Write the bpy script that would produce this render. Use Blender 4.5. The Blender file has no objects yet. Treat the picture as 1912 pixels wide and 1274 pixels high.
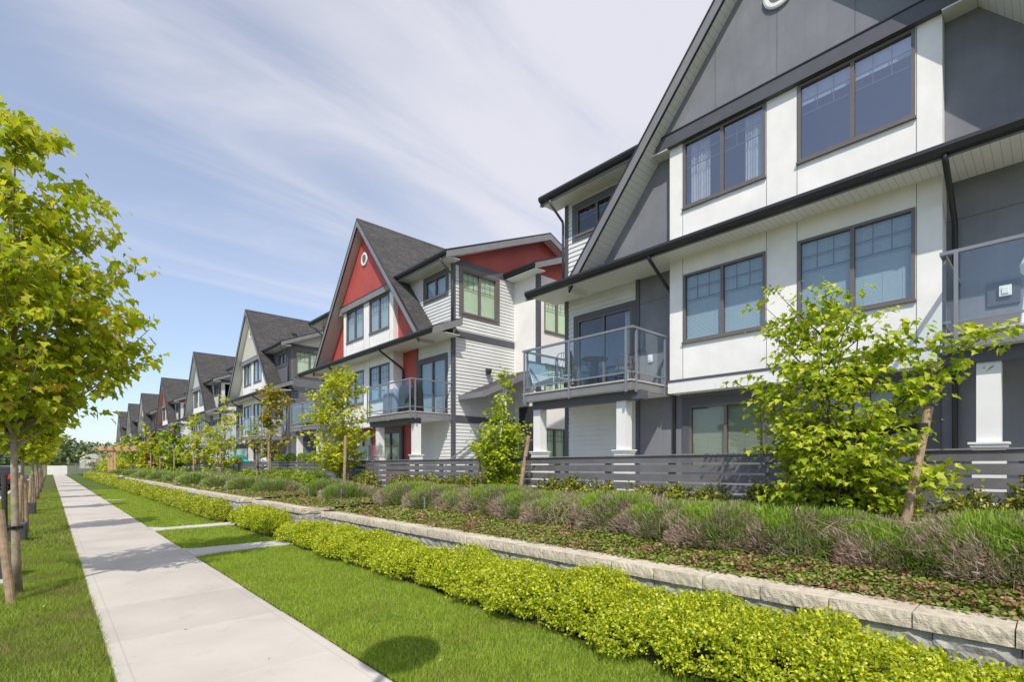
import bpy, math, random
import numpy as np
R = math.radians
sc = bpy.context.scene
COL = sc.collection

# ------------------------------------------------------------ camera, sky, sun, exposure
cam_d = bpy.data.cameras.new("camera"); cam = bpy.data.objects.new("camera", cam_d); COL.objects.link(cam)
cam.location = (0, 0, 1.6); cam.rotation_euler = (R(90), 0, R(-42.65))
cam_d.sensor_width = 36; cam_d.lens = 36*936/1912; cam_d.shift_y = 0.1177
cam_d.clip_start = 0.05; cam_d.clip_end = 3000
sc.camera = cam

SUN = np.array([-1.0, -0.93, 1.55*1.03]); SUN /= np.linalg.norm(SUN)
ELEV = math.asin(SUN[2]); ROT = math.atan2(SUN[0], SUN[1])
world = bpy.data.worlds.new("World"); sc.world = world; world.use_nodes = True
wn, wl = world.node_tree.nodes, world.node_tree.links
for n in list(wn): wn.remove(n)
wo = wn.new("ShaderNodeOutputWorld"); bg = wn.new("ShaderNodeBackground")
sky = wn.new("ShaderNodeTexSky"); sky.sky_type = 'NISHITA'; sky.sun_disc = False
sky.sun_elevation = ELEV; sky.sun_rotation = ROT; sky.air_density = 1.0; sky.dust_density = 0.6; sky.ozone_density = 1.5
bg.inputs[1].default_value = 0.15
tc = wn.new("ShaderNodeTexCoord")
sep = wn.new("ShaderNodeSeparateXYZ"); wl.new(tc.outputs['Generated'], sep.inputs[0])
# project the view direction onto a flat cloud layer overhead: (x/z, y/z)
mx = wn.new("ShaderNodeMath"); mx.operation = 'ADD'; mx.inputs[1].default_value = 0.12; wl.new(sep.outputs[2], mx.inputs[0])
mz = wn.new("ShaderNodeMath"); mz.operation = 'MAXIMUM'; mz.inputs[1].default_value = 0.05; wl.new(mx.outputs[0], mz.inputs[0])
dx = wn.new("ShaderNodeMath"); dx.operation = 'DIVIDE'; wl.new(sep.outputs[0], dx.inputs[0]); wl.new(mz.outputs[0], dx.inputs[1])
dy = wn.new("ShaderNodeMath"); dy.operation = 'DIVIDE'; wl.new(sep.outputs[1], dy.inputs[0]); wl.new(mz.outputs[0], dy.inputs[1])
cmb = wn.new("ShaderNodeCombineXYZ"); wl.new(dx.outputs[0], cmb.inputs[0]); wl.new(dy.outputs[0], cmb.inputs[1])
def wnoise(rot, scale, sc_, det, rough, dist=0.0):
    m = wn.new("ShaderNodeMapping"); m.inputs['Rotation'].default_value = (0, 0, R(rot)); m.inputs['Scale'].default_value = scale
    wl.new(cmb.outputs[0], m.inputs[0])
    n = wn.new("ShaderNodeTexNoise"); n.inputs['Scale'].default_value = sc_; n.inputs['Detail'].default_value = det
    n.inputs['Roughness'].default_value = rough; n.inputs['Distortion'].default_value = dist
    wl.new(m.outputs[0], n.inputs['Vector']); return n
n1 = wnoise(28, (0.36, 1.35, 1), 2.3, 8, 0.54, 0.7)
n2 = wnoise(-8, (0.30, 1.2, 1), 0.55, 4, 0.5, 0.2)
nmix = wn.new("ShaderNodeMath"); nmix.operation = 'MULTIPLY_ADD'; nmix.inputs[1].default_value = 0.85
wl.new(n1.outputs['Fac'], nmix.inputs[0])
m2 = wn.new("ShaderNodeMath"); m2.operation = 'MULTIPLY'; m2.inputs[1].default_value = 0.95; wl.new(n2.outputs['Fac'], m2.inputs[0])
wl.new(m2.outputs[0], nmix.inputs[2])
# thicker veil towards the east side and overhead, clear blue low in the north
bias = wn.new("ShaderNodeVectorMath"); bias.operation = 'DOT_PRODUCT'; bias.inputs[1].default_value = (0.55, -0.32, 0.42)
wl.new(tc.outputs['Generated'], bias.inputs[0])
add = wn.new("ShaderNodeMath"); add.operation = 'MULTIPLY_ADD'; add.inputs[1].default_value = 0.92
wl.new(bias.outputs['Value'], add.inputs[0]); wl.new(nmix.outputs[0], add.inputs[2])
rmp = wn.new("ShaderNodeMapRange"); rmp.interpolation_type = 'SMOOTHSTEP'
rmp.inputs['From Min'].default_value = 0.80; rmp.inputs['From Max'].default_value = 1.33
rmp.inputs['To Min'].default_value = 0.24; rmp.inputs['To Max'].default_value = 0.90
wl.new(add.outputs[0], rmp.inputs['Value'])
cm = wn.new("ShaderNodeMixRGB"); cm.inputs['Color2'].default_value = (4.45, 4.42, 4.80, 1)
boost = wn.new("ShaderNodeMixRGB"); boost.blend_type = 'MULTIPLY'; boost.inputs['Fac'].default_value = 1.0
boost.inputs['Color2'].default_value = (1.05, 1.02, 1.02, 1)
wl.new(sky.outputs[0], boost.inputs['Color1'])
low = wn.new("ShaderNodeMapRange"); low.inputs['From Min'].default_value = 0.0; low.inputs['From Max'].default_value = 0.45; wl.new(sep.outputs[2], low.inputs['Value'])
tint = wn.new("ShaderNodeMixRGB"); tint.inputs['Color1'].default_value = (0.76, 0.83, 0.97, 1); tint.inputs['Color2'].default_value = (1.10, 1.05, 1.03, 1)
wl.new(low.outputs[0], tint.inputs['Fac']); wl.new(tint.outputs[0], boost.inputs['Color2'])
wl.new(rmp.outputs[0], cm.inputs['Fac']); wl.new(boost.outputs[0], cm.inputs['Color1'])
wl.new(cm.outputs[0], bg.inputs[0]); wl.new(bg.outputs[0], wo.inputs[0])

sd = bpy.data.lights.new("sun", 'SUN'); sd.energy = 3.3; sd.angle = R(0.55); sd.color = (1.0, 0.93, 0.83)
sun = bpy.data.objects.new("sun", sd); COL.objects.link(sun); sun.location = (-20, -20, 40)
from mathutils import Vector
sun.rotation_euler = Vector(-SUN).to_track_quat('-Z', 'Y').to_euler()
sc.view_settings.view_transform = 'Standard'; sc.view_settings.look = 'None'
sc.view_settings.exposure = 0.32; sc.view_settings.gamma = 1.0; sc.view_settings.use_curve_mapping = False
sc.render.engine = 'CYCLES'
sc.cycles.max_bounces = 8; sc.cycles.transparent_max_bounces = 16; sc.cycles.caustics_reflective = False; sc.cycles.caustics_refractive = False

# ------------------------------------------------------------ helpers
def tag(o, label=None, cat=None, group=None, kind=None):
    if label: o['label'] = label
    if cat: o['category'] = cat
    if group: o['group'] = group
    if kind: o['kind'] = kind
    return o

def empty(name, loc, label=None, cat=None, group=None, rz=0):
    o = bpy.data.objects.new(name, None); COL.objects.link(o); o.empty_display_size = 0.3
    o.location = loc; o.rotation_euler = (0, 0, rz)
    return tag(o, label, cat, group)

def frame_box(P, a0, a1, b0, b1, c0, c1):
    return [P(a, b, c) for a in (a0, a1) for b in (b0, b1) for c in (c0, c1)]
BF = [(0,1,3,2),(4,6,7,5),(0,4,5,1),(2,3,7,6),(0,2,6,4),(1,5,7,3)]

class MB:
    def __init__(s): s.v = []; s.f = []
    def add(s, vs, fs):
        n = len(s.v); s.v += [tuple(p) for p in vs]; s.f += [tuple(i+n for i in f) for f in fs]; return s
    def box(s, x0, x1, y0, y1, z0, z1):
        return s.add([(x, y, z) for x in (x0, x1) for y in (y0, y1) for z in (z0, z1)], BF)
    def fb(s, F, a0, a1, z0, z1, d0, d1):
        return s.add([F(a, z, d) for a in (a0, a1) for z in (z0, z1) for d in (d0, d1)], BF)
    def poly(s, pts): return s.add(pts, [tuple(range(len(pts)))])
    def prism(s, pts, vec):
        n = len(pts); q = [tuple(p[i]+vec[i] for i in range(3)) for p in pts]
        fs = [tuple(range(n-1, -1, -1)), tuple(range(n, 2*n))] + [(i, (i+1) % n, n+(i+1) % n, n+i) for i in range(n)]
        return s.add(list(pts)+q, fs)
    def bar(s, p0, p1, w, h, up=(0, 0, 1)):
        p0 = Vector(p0); p1 = Vector(p1); d = (p1-p0).normalized(); u = Vector(up)
        sd_ = d.cross(u)
        if sd_.length < 1e-4: sd_ = d.cross(Vector((1, 0, 0)))
        sd_.normalize(); u = sd_.cross(d).normalized()
        return s.add([tuple(p+sd_*a*w/2+u*b*h/2) for p in (p0, p1) for a in (-1, 1) for b in (-1, 1)], BF)
    def tube(s, pts, rs, n=8, cap=True):
        pts = [Vector(p) for p in pts]
        if not hasattr(rs, '__len__'): rs = [rs]*len(pts)
        base = len(s.v); ref = Vector((0.31, 0.17, 0.93))
        for i, p in enumerate(pts):
            d = (pts[min(i+1, len(pts)-1)]-pts[max(i-1, 0)]).normalized()
            a = d.cross(ref)
            if a.length < 1e-3: a = d.cross(Vector((1, 0, 0)))
            a.normalize(); b = d.cross(a)
            for k in range(n):
                t = 2*math.pi*k/n; q = p+(a*math.cos(t)+b*math.sin(t))*rs[i]; s.v.append(tuple(q))
        for i in range(len(pts)-1):
            for k in range(n):
                s.f.append((base+i*n+k, base+i*n+(k+1) % n, base+(i+1)*n+(k+1) % n, base+(i+1)*n+k))
        if cap:
            s.f.append(tuple(base+k for k in range(n-1, -1, -1))); s.f.append(tuple(base+(len(pts)-1)*n+k for k in range(n)))
        return s
    def lathe(s, prof, c=(0, 0, 0), n=20, axis='z'):
        base = len(s.v)
        for r, h in prof:
            for k in range(n):
                t = 2*math.pi*k/n
                if axis == 'z': s.v.append((c[0]+r*math.cos(t), c[1]+r*math.sin(t), c[2]+h))
                elif axis == 'x': s.v.append((c[0]+h, c[1]+r*math.cos(t), c[2]+r*math.sin(t)))
                else: s.v.append((c[0]+r*math.cos(t), c[1]+h, c[2]+r*math.sin(t)))
        for i in range(len(prof)-1):
            for k in range(n):
                s.f.append((base+i*n+k, base+i*n+(k+1) % n, base+(i+1)*n+(k+1) % n, base+(i+1)*n+k))
        s.f.append(tuple(base+k for k in range(n-1, -1, -1))); s.f.append(tuple(base+(len(prof)-1)*n+k for k in range(n)))
        return s
    def halves(s, name, mat, parent=None, off=(0, 0, 0), smooth=False):
        """one object for each side (y > 0, y < 0) of a mirrored part"""
        for side in (1, -1):
            m = MB(); idx = {}
            for f in s.f:
                yc = sum(s.v[i][1] for i in f)/len(f)
                if (yc >= 0) != (side > 0): continue
                g = []
                for i in f:
                    if i not in idx: idx[i] = len(m.v); m.v.append(s.v[i])
                    g.append(idx[i])
                m.f.append(tuple(g))
            if m.f: o = m.build(name, mat, parent, off, smooth)
        return o
    def build(s, name, mat, parent=None, off=(0, 0, 0), smooth=False, bevel=0, extra=None):
        me = bpy.data.meshes.new(name)
        me.from_pydata([(x-off[0], y-off[1], z-off[2]) for x, y, z in s.v], [], s.f)
        for m in (mat if isinstance(mat, (list, tuple)) else [mat]): me.materials.append(m)
        if smooth:
            for p in me.polygons: p.use_smooth = True
        me.update()
        o = bpy.data.objects.new(name, me); COL.objects.link(o)
        if parent: o.parent = parent
        if bevel:
            b = o.modifiers.new("bevel", 'BEVEL'); b.width = bevel; b.segments = 2; b.limit_method = 'ANGLE'
        return o

def npmesh(name, V, F, mat, parent=None, loc=None, smooth=False):
    """V (n,3) array, F (m,k) array of one polygon size"""
    me = bpy.data.meshes.new(name)
    n = len(V); m, k = F.shape
    me.vertices.add(n); me.vertices.foreach_set("co", V.astype(np.float32).ravel())
    me.loops.add(m*k); me.loops.foreach_set("vertex_index", F.astype(np.int32).ravel())
    me.polygons.add(m); me.polygons.foreach_set("loop_start", np.arange(0, m*k, k, dtype=np.int32))
    try: me.polygons.foreach_set("loop_total", np.full(m, k, dtype=np.int32))
    except Exception: pass
    if smooth: me.polygons.foreach_set("use_smooth", np.ones(m, dtype=bool))
    me.update(calc_edges=True); me.validate()
    me.materials.append(mat)
    o = bpy.data.objects.new(name, me); COL.objects.link(o)
    if parent: o.parent = parent
    if loc is not None: o.location = loc
    return o

# ------------------------------------------------------------ materials
MATS = {}
def newmat(name):
    m = bpy.data.materials.new(name); m.use_nodes = True
    nt = m.node_tree; p = nt.nodes['Principled BSDF']; MATS[name] = m
    return m, nt.nodes, nt.links, p

def mat(name, col, rough=0.6, var=0.12, scale=6.0, bump=0.0, bscale=60.0, metal=0.0, spec=0.5, detail=4, var2=0.0, scale2=0.7):
    """base colour with two noise scales of wear and an optional fine bump"""
    if name in MATS: return MATS[name]
    m, N, L, p = newmat(name)
    t = N.new("ShaderNodeTexCoord")
    n = N.new("ShaderNodeTexNoise"); n.inputs['Scale'].default_value = scale; n.inputs['Detail'].default_value = detail
    L.new(t.outputs['Object'], n.inputs['Vector'])
    r = N.new("ShaderNodeMapRange"); r.inputs['From Min'].default_value = 0.3; r.inputs['From Max'].default_value = 0.7
    r.inputs['To Min'].default_value = 1-var; r.inputs['To Max'].default_value = 1+var
    L.new(n.outputs['Fac'], r.inputs['Value'])
    mul = N.new("ShaderNodeMixRGB"); mul.blend_type = 'MULTIPLY'; mul.inputs['Fac'].default_value = 1
    mul.inputs['Color1'].default_value = (*col, 1); L.new(r.outputs[0], mul.inputs['Color2'])
    out = mul.outputs[0]
    if var2:
        n2_ = N.new("ShaderNodeTexNoise"); n2_.inputs['Scale'].default_value = scale2; n2_.inputs['Detail'].default_value = 3
        L.new(t.outputs['Object'], n2_.inputs['Vector'])
        r2 = N.new("ShaderNodeMapRange"); r2.inputs['From Min'].default_value = 0.35; r2.inputs['From Max'].default_value = 0.65
        r2.inputs['To Min'].default_value = 1-var2; r2.inputs['To Max'].default_value = 1+var2
        L.new(n2_.outputs['Fac'], r2.inputs['Value'])
        mu2 = N.new("ShaderNodeMixRGB"); mu2.blend_type = 'MULTIPLY'; mu2.inputs['Fac'].default_value = 1
        L.new(out, mu2.inputs['Color1']); L.new(r2.outputs[0], mu2.inputs['Color2']); out = mu2.outputs[0]
    L.new(out, p.inputs['Base Color'])
    p.inputs['Roughness'].default_value = rough; p.inputs['Metallic'].default_value = metal
    p.inputs['Specular IOR Level'].default_value = spec
    if bump:
        nb = N.new("ShaderNodeTexNoise"); nb.inputs['Scale'].default_value = bscale; nb.inputs['Detail'].default_value = 5
        L.new(t.outputs['Object'], nb.inputs['Vector'])
        b = N.new("ShaderNodeBump"); b.inputs['Strength'].default_value = bump; b.inputs['Distance'].default_value = 0.01
        L.new(nb.outputs['Fac'], b.inputs['Height']); L.new(b.outputs[0], p.inputs['Normal'])
    return m

def leafmat(name, cols, rough=0.45, trans=0.35, pos=(0.0, 0.35, 0.7, 1.0), patch=None, tscale=(1.1, 1.25, 0.6)):
    """leaf colour picked at random for each leaf; patch adds a second colour in patches (dry growth)"""
    m, N, L, p = newmat(name)
    g = N.new("ShaderNodeNewGeometry")
    r = N.new("ShaderNodeValToRGB"); e = r.color_ramp.elements
    while len(e) < len(cols): e.new(0.5)
    for i, c in enumerate(cols): e[i].position = pos[i] if i < len(pos) else 1; e[i].color = (*c, 1)
    L.new(g.outputs['Random Per Island'], r.inputs[0])
    out = r.outputs[0]
    if patch:
        t = N.new("ShaderNodeTexCoord"); n = N.new("ShaderNodeTexNoise"); n.inputs['Scale'].default_value = patch[1]; n.inputs['Detail'].default_value = 3
        L.new(t.outputs['Object'], n.inputs['Vector'])
        ad = N.new("ShaderNodeMath"); ad.operation = 'MULTIPLY_ADD'; ad.inputs[1].default_value = 0.22; L.new(g.outputs['Random Per Island'], ad.inputs[0]); L.new(n.outputs['Fac'], ad.inputs[2])
        if len(patch) > 3:   # old bare wood low down, new shoots on top
            sz = N.new("ShaderNodeSeparateXYZ"); L.new(t.outputs['Object'], sz.inputs[0])
            az = N.new("ShaderNodeMath"); az.operation = 'MULTIPLY_ADD'; az.inputs[1].default_value = -patch[3]; L.new(sz.outputs[2], az.inputs[0]); L.new(ad.outputs[0], az.inputs[2]); ad = az
        mr = N.new("ShaderNodeMapRange"); mr.inputs['From Min'].default_value = patch[2]; mr.inputs['From Max'].default_value = patch[2]+0.08
        L.new(ad.outputs[0], mr.inputs['Value'])
        r2 = N.new("ShaderNodeValToRGB"); e2 = r2.color_ramp.elements; cs = patch[0]
        while len(e2) < len(cs): e2.new(0.5)
        for i, c in enumerate(cs): e2[i].position = i/(len(cs)-1); e2[i].color = (*c, 1)
        m3 = N.new("ShaderNodeMath"); m3.operation = 'FRACT'; m4 = N.new("ShaderNodeMath"); m4.operation = 'MULTIPLY'; m4.inputs[1].default_value = 7.31
        L.new(g.outputs['Random Per Island'], m4.inputs[0]); L.new(m4.outputs[0], m3.inputs[0]); L.new(m3.outputs[0], r2.inputs[0])
        mi = N.new("ShaderNodeMixRGB"); L.new(mr.outputs[0], mi.inputs['Fac']); L.new(out, mi.inputs['Color1']); L.new(r2.outputs[0], mi.inputs['Color2'])
        out = mi.outputs[0]
    L.new(out, p.inputs['Base Color']); p.inputs['Roughness'].default_value = rough; p.inputs['Specular IOR Level'].default_value = 0.35
    if trans:
        tb = N.new("ShaderNodeBsdfTranslucent"); mc = N.new("ShaderNodeMixRGB"); mc.blend_type = 'MULTIPLY'; mc.inputs['Fac'].default_value = 1
        mc.inputs['Color2'].default_value = (*tscale, 1); L.new(out, mc.inputs['Color1']); L.new(mc.outputs[0], tb.inputs['Color'])
        ms = N.new("ShaderNodeMixShader"); ms.inputs[0].default_value = trans
        L.new(p.outputs[0], ms.inputs[1]); L.new(tb.outputs[0], ms.inputs[2]); L.new(ms.outputs[0], N['Material Output'].inputs[0])
    return m

def glassmat(name, tint, ior=1.7, refl=(1, 1, 1), extra=0.0):
    m, N, L, p = newmat(name); N.remove(p)
    tr = N.new("ShaderNodeBsdfTransparent"); tr.inputs[0].default_value = (*tint, 1)
    gl = N.new("ShaderNodeBsdfGlossy"); gl.inputs['Roughness'].default_value = 0.015; gl.inputs['Color'].default_value = (*refl, 1)
    # a real pane is never dead flat
    t = N.new("ShaderNodeTexCoord"); n = N.new("ShaderNodeTexNoise"); n.inputs['Scale'].default_value = 0.7; n.inputs['Detail'].default_value = 0; L.new(t.outputs['Object'], n.inputs['Vector'])
    b = N.new("ShaderNodeBump"); b.inputs['Strength'].default_value = 0.06; b.inputs['Distance'].default_value = 0.03; L.new(n.outputs['Fac'], b.inputs['Height']); L.new(b.outputs[0], gl.inputs['Normal'])
    # Schlick reflectance, the same for either side of the sheet
    ge = N.new("ShaderNodeNewGeometry"); dt = N.new("ShaderNodeVectorMath"); dt.operation = 'DOT_PRODUCT'; L.new(ge.outputs['Incoming'], dt.inputs[0]); L.new(ge.outputs['Normal'], dt.inputs[1])
    aa = N.new("ShaderNodeMath"); aa.operation = 'ABSOLUTE'; L.new(dt.outputs['Value'], aa.inputs[0])
    om = N.new("ShaderNodeMath"); om.operation = 'SUBTRACT'; om.inputs[0].default_value = 1.0; L.new(aa.outputs[0], om.inputs[1])
    pw = N.new("ShaderNodeMath"); pw.operation = 'POWER'; pw.inputs[1].default_value = 5.0; L.new(om.outputs[0], pw.inputs[0])
    r0 = ((ior-1)/(ior+1))**2+extra
    ad = N.new("ShaderNodeMath"); ad.operation = 'MULTIPLY_ADD'; ad.inputs[1].default_value = 1-r0; ad.inputs[2].default_value = r0; ad.use_clamp = True; L.new(pw.outputs[0], ad.inputs[0])
    ms = N.new("ShaderNodeMixShader"); L.new(ad.outputs[0], ms.inputs[0]); L.new(tr.outputs[0], ms.inputs[1]); L.new(gl.outputs[0], ms.inputs[2])
    L.new(ms.outputs[0], N['Material Output'].inputs[0]); return m

def shinglemat(name, along):
    """asphalt shingles; along = 'X' (ridge runs along X) or 'Y'"""
    m, N, L, p = newmat(name)
    t = N.new("ShaderNodeTexCoord"); s_ = N.new("ShaderNodeSeparateXYZ"); L.new(t.outputs['Object'], s_.inputs[0])
    c = N.new("ShaderNodeCombineXYZ"); L.new(s_.outputs[0 if along == 'X' else 1], c.inputs[0])
    mu = N.new("ShaderNodeMath"); mu.operation = 'MULTIPLY'; mu.inputs[1].default_value = 1.31 if along == 'X' else 2.55
    L.new(s_.outputs[2], mu.inputs[0]); L.new(mu.outputs[0], c.inputs[1])
    br = N.new("ShaderNodeTexBrick"); br.inputs['Scale'].default_value = 1.0; br.inputs['Brick Width'].default_value = 0.24; br.inputs['Row Height'].default_value = 0.145
    br.inputs['Mortar Size'].default_value = 0.008; br.inputs['Mortar Smooth'].default_value = 0.2; br.offset = 0.43; br.squash = 1.4; br.squash_frequency = 3
    br.inputs['Color1'].default_value = (0.048, 0.046, 0.048, 1); br.inputs['Color2'].default_value = (0.082, 0.078, 0.079, 1); br.inputs['Mortar'].default_value = (0.02, 0.02, 0.02, 1)
    L.new(c.outputs[0], br.inputs['Vector'])
    n = N.new("ShaderNodeTexNoise"); n.inputs['Scale'].default_value = 40; L.new(t.outputs['Object'], n.inputs['Vector'])
    r = N.new("ShaderNodeMapRange"); r.inputs['To Min'].default_value = 0.7; r.inputs['To Max'].default_value = 1.3; L.new(n.outputs['Fac'], r.inputs['Value'])
    mm = N.new("ShaderNodeMixRGB"); mm.blend_type = 'MULTIPLY'; mm.inputs['Fac'].default_value = 1; L.new(br.outputs['Color'], mm.inputs['Color1']); L.new(r.outputs[0], mm.inputs['Color2'])
    L.new(mm.outputs[0], p.inputs['Base Color']); p.inputs['Roughness'].default_value = 0.9
    b = N.new("ShaderNodeBump"); b.inputs['Strength'].default_value = 0.5; b.inputs['Distance'].default_value = 0.01; b.invert = True
    L.new(br.outputs['Fac'], b.inputs['Height']); L.new(b.outputs[0], p.inputs['Normal'])
    return m

def soffitmat(name, col, axis=1, pitch=0.1):
    """vented soffit board: thin dark grooves every pitch metres"""
    m, N, L, p = newmat(name)
    t = N.new("ShaderNodeTexCoord"); s_ = N.new("ShaderNodeSeparateXYZ"); L.new(t.outputs['Object'], s_.inputs[0])
    d = N.new("ShaderNodeMath"); d.operation = 'DIVIDE'; d.inputs[1].default_value = pitch; L.new(s_.outputs[axis], d.inputs[0])
    f = N.new("ShaderNodeMath"); f.operation = 'FRACT'; L.new(d.outputs[0], f.inputs[0])
    lt = N.new("ShaderNodeMath"); lt.operation = 'LESS_THAN'; lt.inputs[1].default_value = 0.07; L.new(f.outputs[0], lt.inputs[0])
    mi = N.new("ShaderNodeMixRGB"); mi.inputs['Color1'].default_value = (*col, 1); mi.inputs['Color2'].default_value = tuple(c*0.62 for c in col)+(1,)
    L.new(lt.outputs[0], mi.inputs['Fac']); L.new(mi.outputs[0], p.inputs['Base Color']); p.inputs['Roughness'].default_value = 0.5
    return m

M_white = mat("white_stucco", (0.84, 0.825, 0.80), 0.85, 0.035, 3, 0.2, 150, var2=0.05, scale2=0.9)
def streaks(m, amt):
    N, L = m.node_tree.nodes, m.node_tree.links; p = N['Principled BSDF']; src = p.inputs['Base Color'].links[0].from_socket
    t = N.new("ShaderNodeTexCoord"); mp = N.new("ShaderNodeMapping"); mp.inputs['Scale'].default_value = (5, 5, 0.35); L.new(t.outputs['Object'], mp.inputs[0])
    n = N.new("ShaderNodeTexNoise"); n.inputs['Scale'].default_value = 1.6; n.inputs['Detail'].default_value = 5; n.inputs['Roughness'].default_value = 0.6; L.new(mp.outputs[0], n.inputs['Vector'])
    r = N.new("ShaderNodeMapRange"); r.inputs['From Min'].default_value = 0.5; r.inputs['From Max'].default_value = 0.72; r.inputs['To Min'].default_value = 1.0; r.inputs['To Max'].default_value = 1-amt; L.new(n.outputs['Fac'], r.inputs['Value'])
    mu = N.new("ShaderNodeMixRGB"); mu.blend_type = 'MULTIPLY'; mu.inputs['Fac'].default_value = 1; L.new(src, mu.inputs['Color1']); L.new(r.outputs[0], mu.inputs['Color2']); L.new(mu.outputs[0], p.inputs['Base Color'])
streaks(M_white, 0.03)
M_wtrim = mat("white_trim_paint", (0.80, 0.80, 0.78), 0.5, 0.02, 4)
M_sidw = mat("white_lap_siding", (0.68, 0.69, 0.675), 0.55, 0.04, 2, var2=0.04, scale2=0.6)
M_sidg = mat("grey_lap_siding", (0.165, 0.17, 0.19), 0.55, 0.06, 2, var2=0.06)
M_char = mat("charcoal_stucco", (0.205, 0.213, 0.236), 0.85, 0.07, 2.5, 0.3, 120, var2=0.09, scale2=0.8)
streaks(M_char, 0.07)
M_lgrey = mat("light_grey_board", (0.50, 0.51, 0.53), 0.6, 0.04, 2)
M_cream = mat("cream_lap_siding", (0.66, 0.64, 0.56), 0.55, 0.04, 2)
M_red = mat("red_fibre_board", (0.44, 0.076, 0.060), 0.6, 0.06, 2, 0.05, 90, var2=0.07, scale2=0.9)
M_redsh = M_red
M_trim = mat("dark_grey_trim", (0.090, 0.094, 0.108), 0.55, 0.08, 5)
M_fasc = mat("grey_fascia_board", (0.215, 0.215, 0.225), 0.55, 0.08, 3, var2=0.05)
M_gutt = mat("black_gutter_metal", (0.022, 0.024, 0.026), 0.38, 0.1, 3)
M_wfr = mat("taupe_window_frame", (0.15, 0.132, 0.125), 0.45, 0.06, 5)
M_rail = mat("grey_rail_metal", (0.23, 0.245, 0.275), 0.4, 0.05, 5, metal=0.2)
M_soff = soffitmat("white_soffit", (0.84, 0.83, 0.79), 1, 0.1)
M_soffr = soffitmat("rake_soffit", (0.78, 0.78, 0.74), 2, 0.1)
M_soffp = soffitmat("brown_rake_soffit", (0.56, 0.50, 0.47), 2, 0.1)
M_shX = shinglemat("roof_shingles_steep", 'X'); M_shY = shinglemat("roof_shingles_low", 'Y')
M_glass = glassmat("window_glass", (0.66, 0.76, 0.82), 1.5, (0.88, 0.93, 1.0), 0.07)
M_glassd = glassmat("upper_window_glass", (0.72, 0.74, 0.84), 1.6, (0.84, 0.85, 0.92), 0.24)
M_bglass = glassmat("balcony_glass", (0.82, 0.91, 0.95), 1.3, (0.85, 0.95, 1), 0.07)
M_glasslow = glassmat('ground_floor_glass', (0.56, 0.60, 0.54), 1.5, (0.75, 0.8, 0.75), 0.06)
M_glassg = glassmat("side_window_glass", (0.93, 0.99, 0.92), 1.4, (0.8, 0.95, 0.9), 0.02)
M_blind = mat("window_blind", (0.72, 0.76, 0.74), 0.6, 0.03, 5)
M_blindg = mat("green_tinted_blind", (0.70, 0.80, 0.66), 0.6, 0.05, 3)
M_curt = mat("pale_curtain", (0.70, 0.75, 0.66), 0.8, 0.08, 9)
M_dark = mat("dark_interior", (0.03, 0.03, 0.035), 0.8, 0.1, 3)
M_room = mat("room_wall", (0.22, 0.21, 0.24), 0.9, 0.1, 1)
M_frost = mat("frosted_panel", (0.42, 0.56, 0.52), 0.35, 0.03, 2)
M_fence = mat("grey_fence_board", (0.150, 0.147, 0.156), 0.65, 0.12, 4, 0.2, 40, var2=0.1, scale2=1.4)
M_deck = mat("pale_deck_edge", (0.50, 0.47, 0.44), 0.7, 0.08, 4)
M_black = mat("black_cover_fabric", (0.012, 0.012, 0.014), 0.55, 0.2, 3)
M_wood = mat("weathered_stake_wood", (0.33, 0.235, 0.15), 0.8, 0.25, 14, 0.4, 50, var2=0.15, scale2=3)
M_cedar = mat("cedar_timber", (0.60, 0.38, 0.20), 0.7, 0.12, 4, 0.2, 30)
M_bark = mat("young_maple_bark", (0.30, 0.245, 0.18), 0.85, 0.3, 12, 0.5, 60, var2=0.25, scale2=5)
M_bark2 = mat("dark_twig_bark", (0.11, 0.085, 0.06), 0.85, 0.25, 12, 0.3, 60)
# ------------------------------------------------------------ town houses
def wall(mb, F, a0, a1, z0, z1, ops=(), rev=0.12):
    A = sorted({a0, a1, *[o[0] for o in ops], *[o[1] for o in ops]}); Z = sorted({z0, z1, *[o[2] for o in ops], *[o[3] for o in ops]})
    A = [a for a in A if a0 <= a <= a1]; Z = [z for z in Z if z0 <= z <= z1]
    for i in range(len(A)-1):
        for j in range(len(Z)-1):
            ac = (A[i]+A[i+1])/2; zc = (Z[j]+Z[j+1])/2
            if any(o[0] < ac < o[1] and o[2] < zc < o[3] for o in ops): continue
            mb.poly([F(A[i], Z[j], 0), F(A[i+1], Z[j], 0), F(A[i+1], Z[j+1], 0), F(A[i], Z[j+1], 0)])
    for o in ops:
        c = [(o[0], o[2]), (o[1], o[2]), (o[1], o[3]), (o[0], o[3])]
        for k in range(4):
            p, q = c[k], c[(k+1) % 4]
            mb.poly([F(*p, 0), F(*q, 0), F(*q, -rev), F(*p, -rev)])

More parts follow.
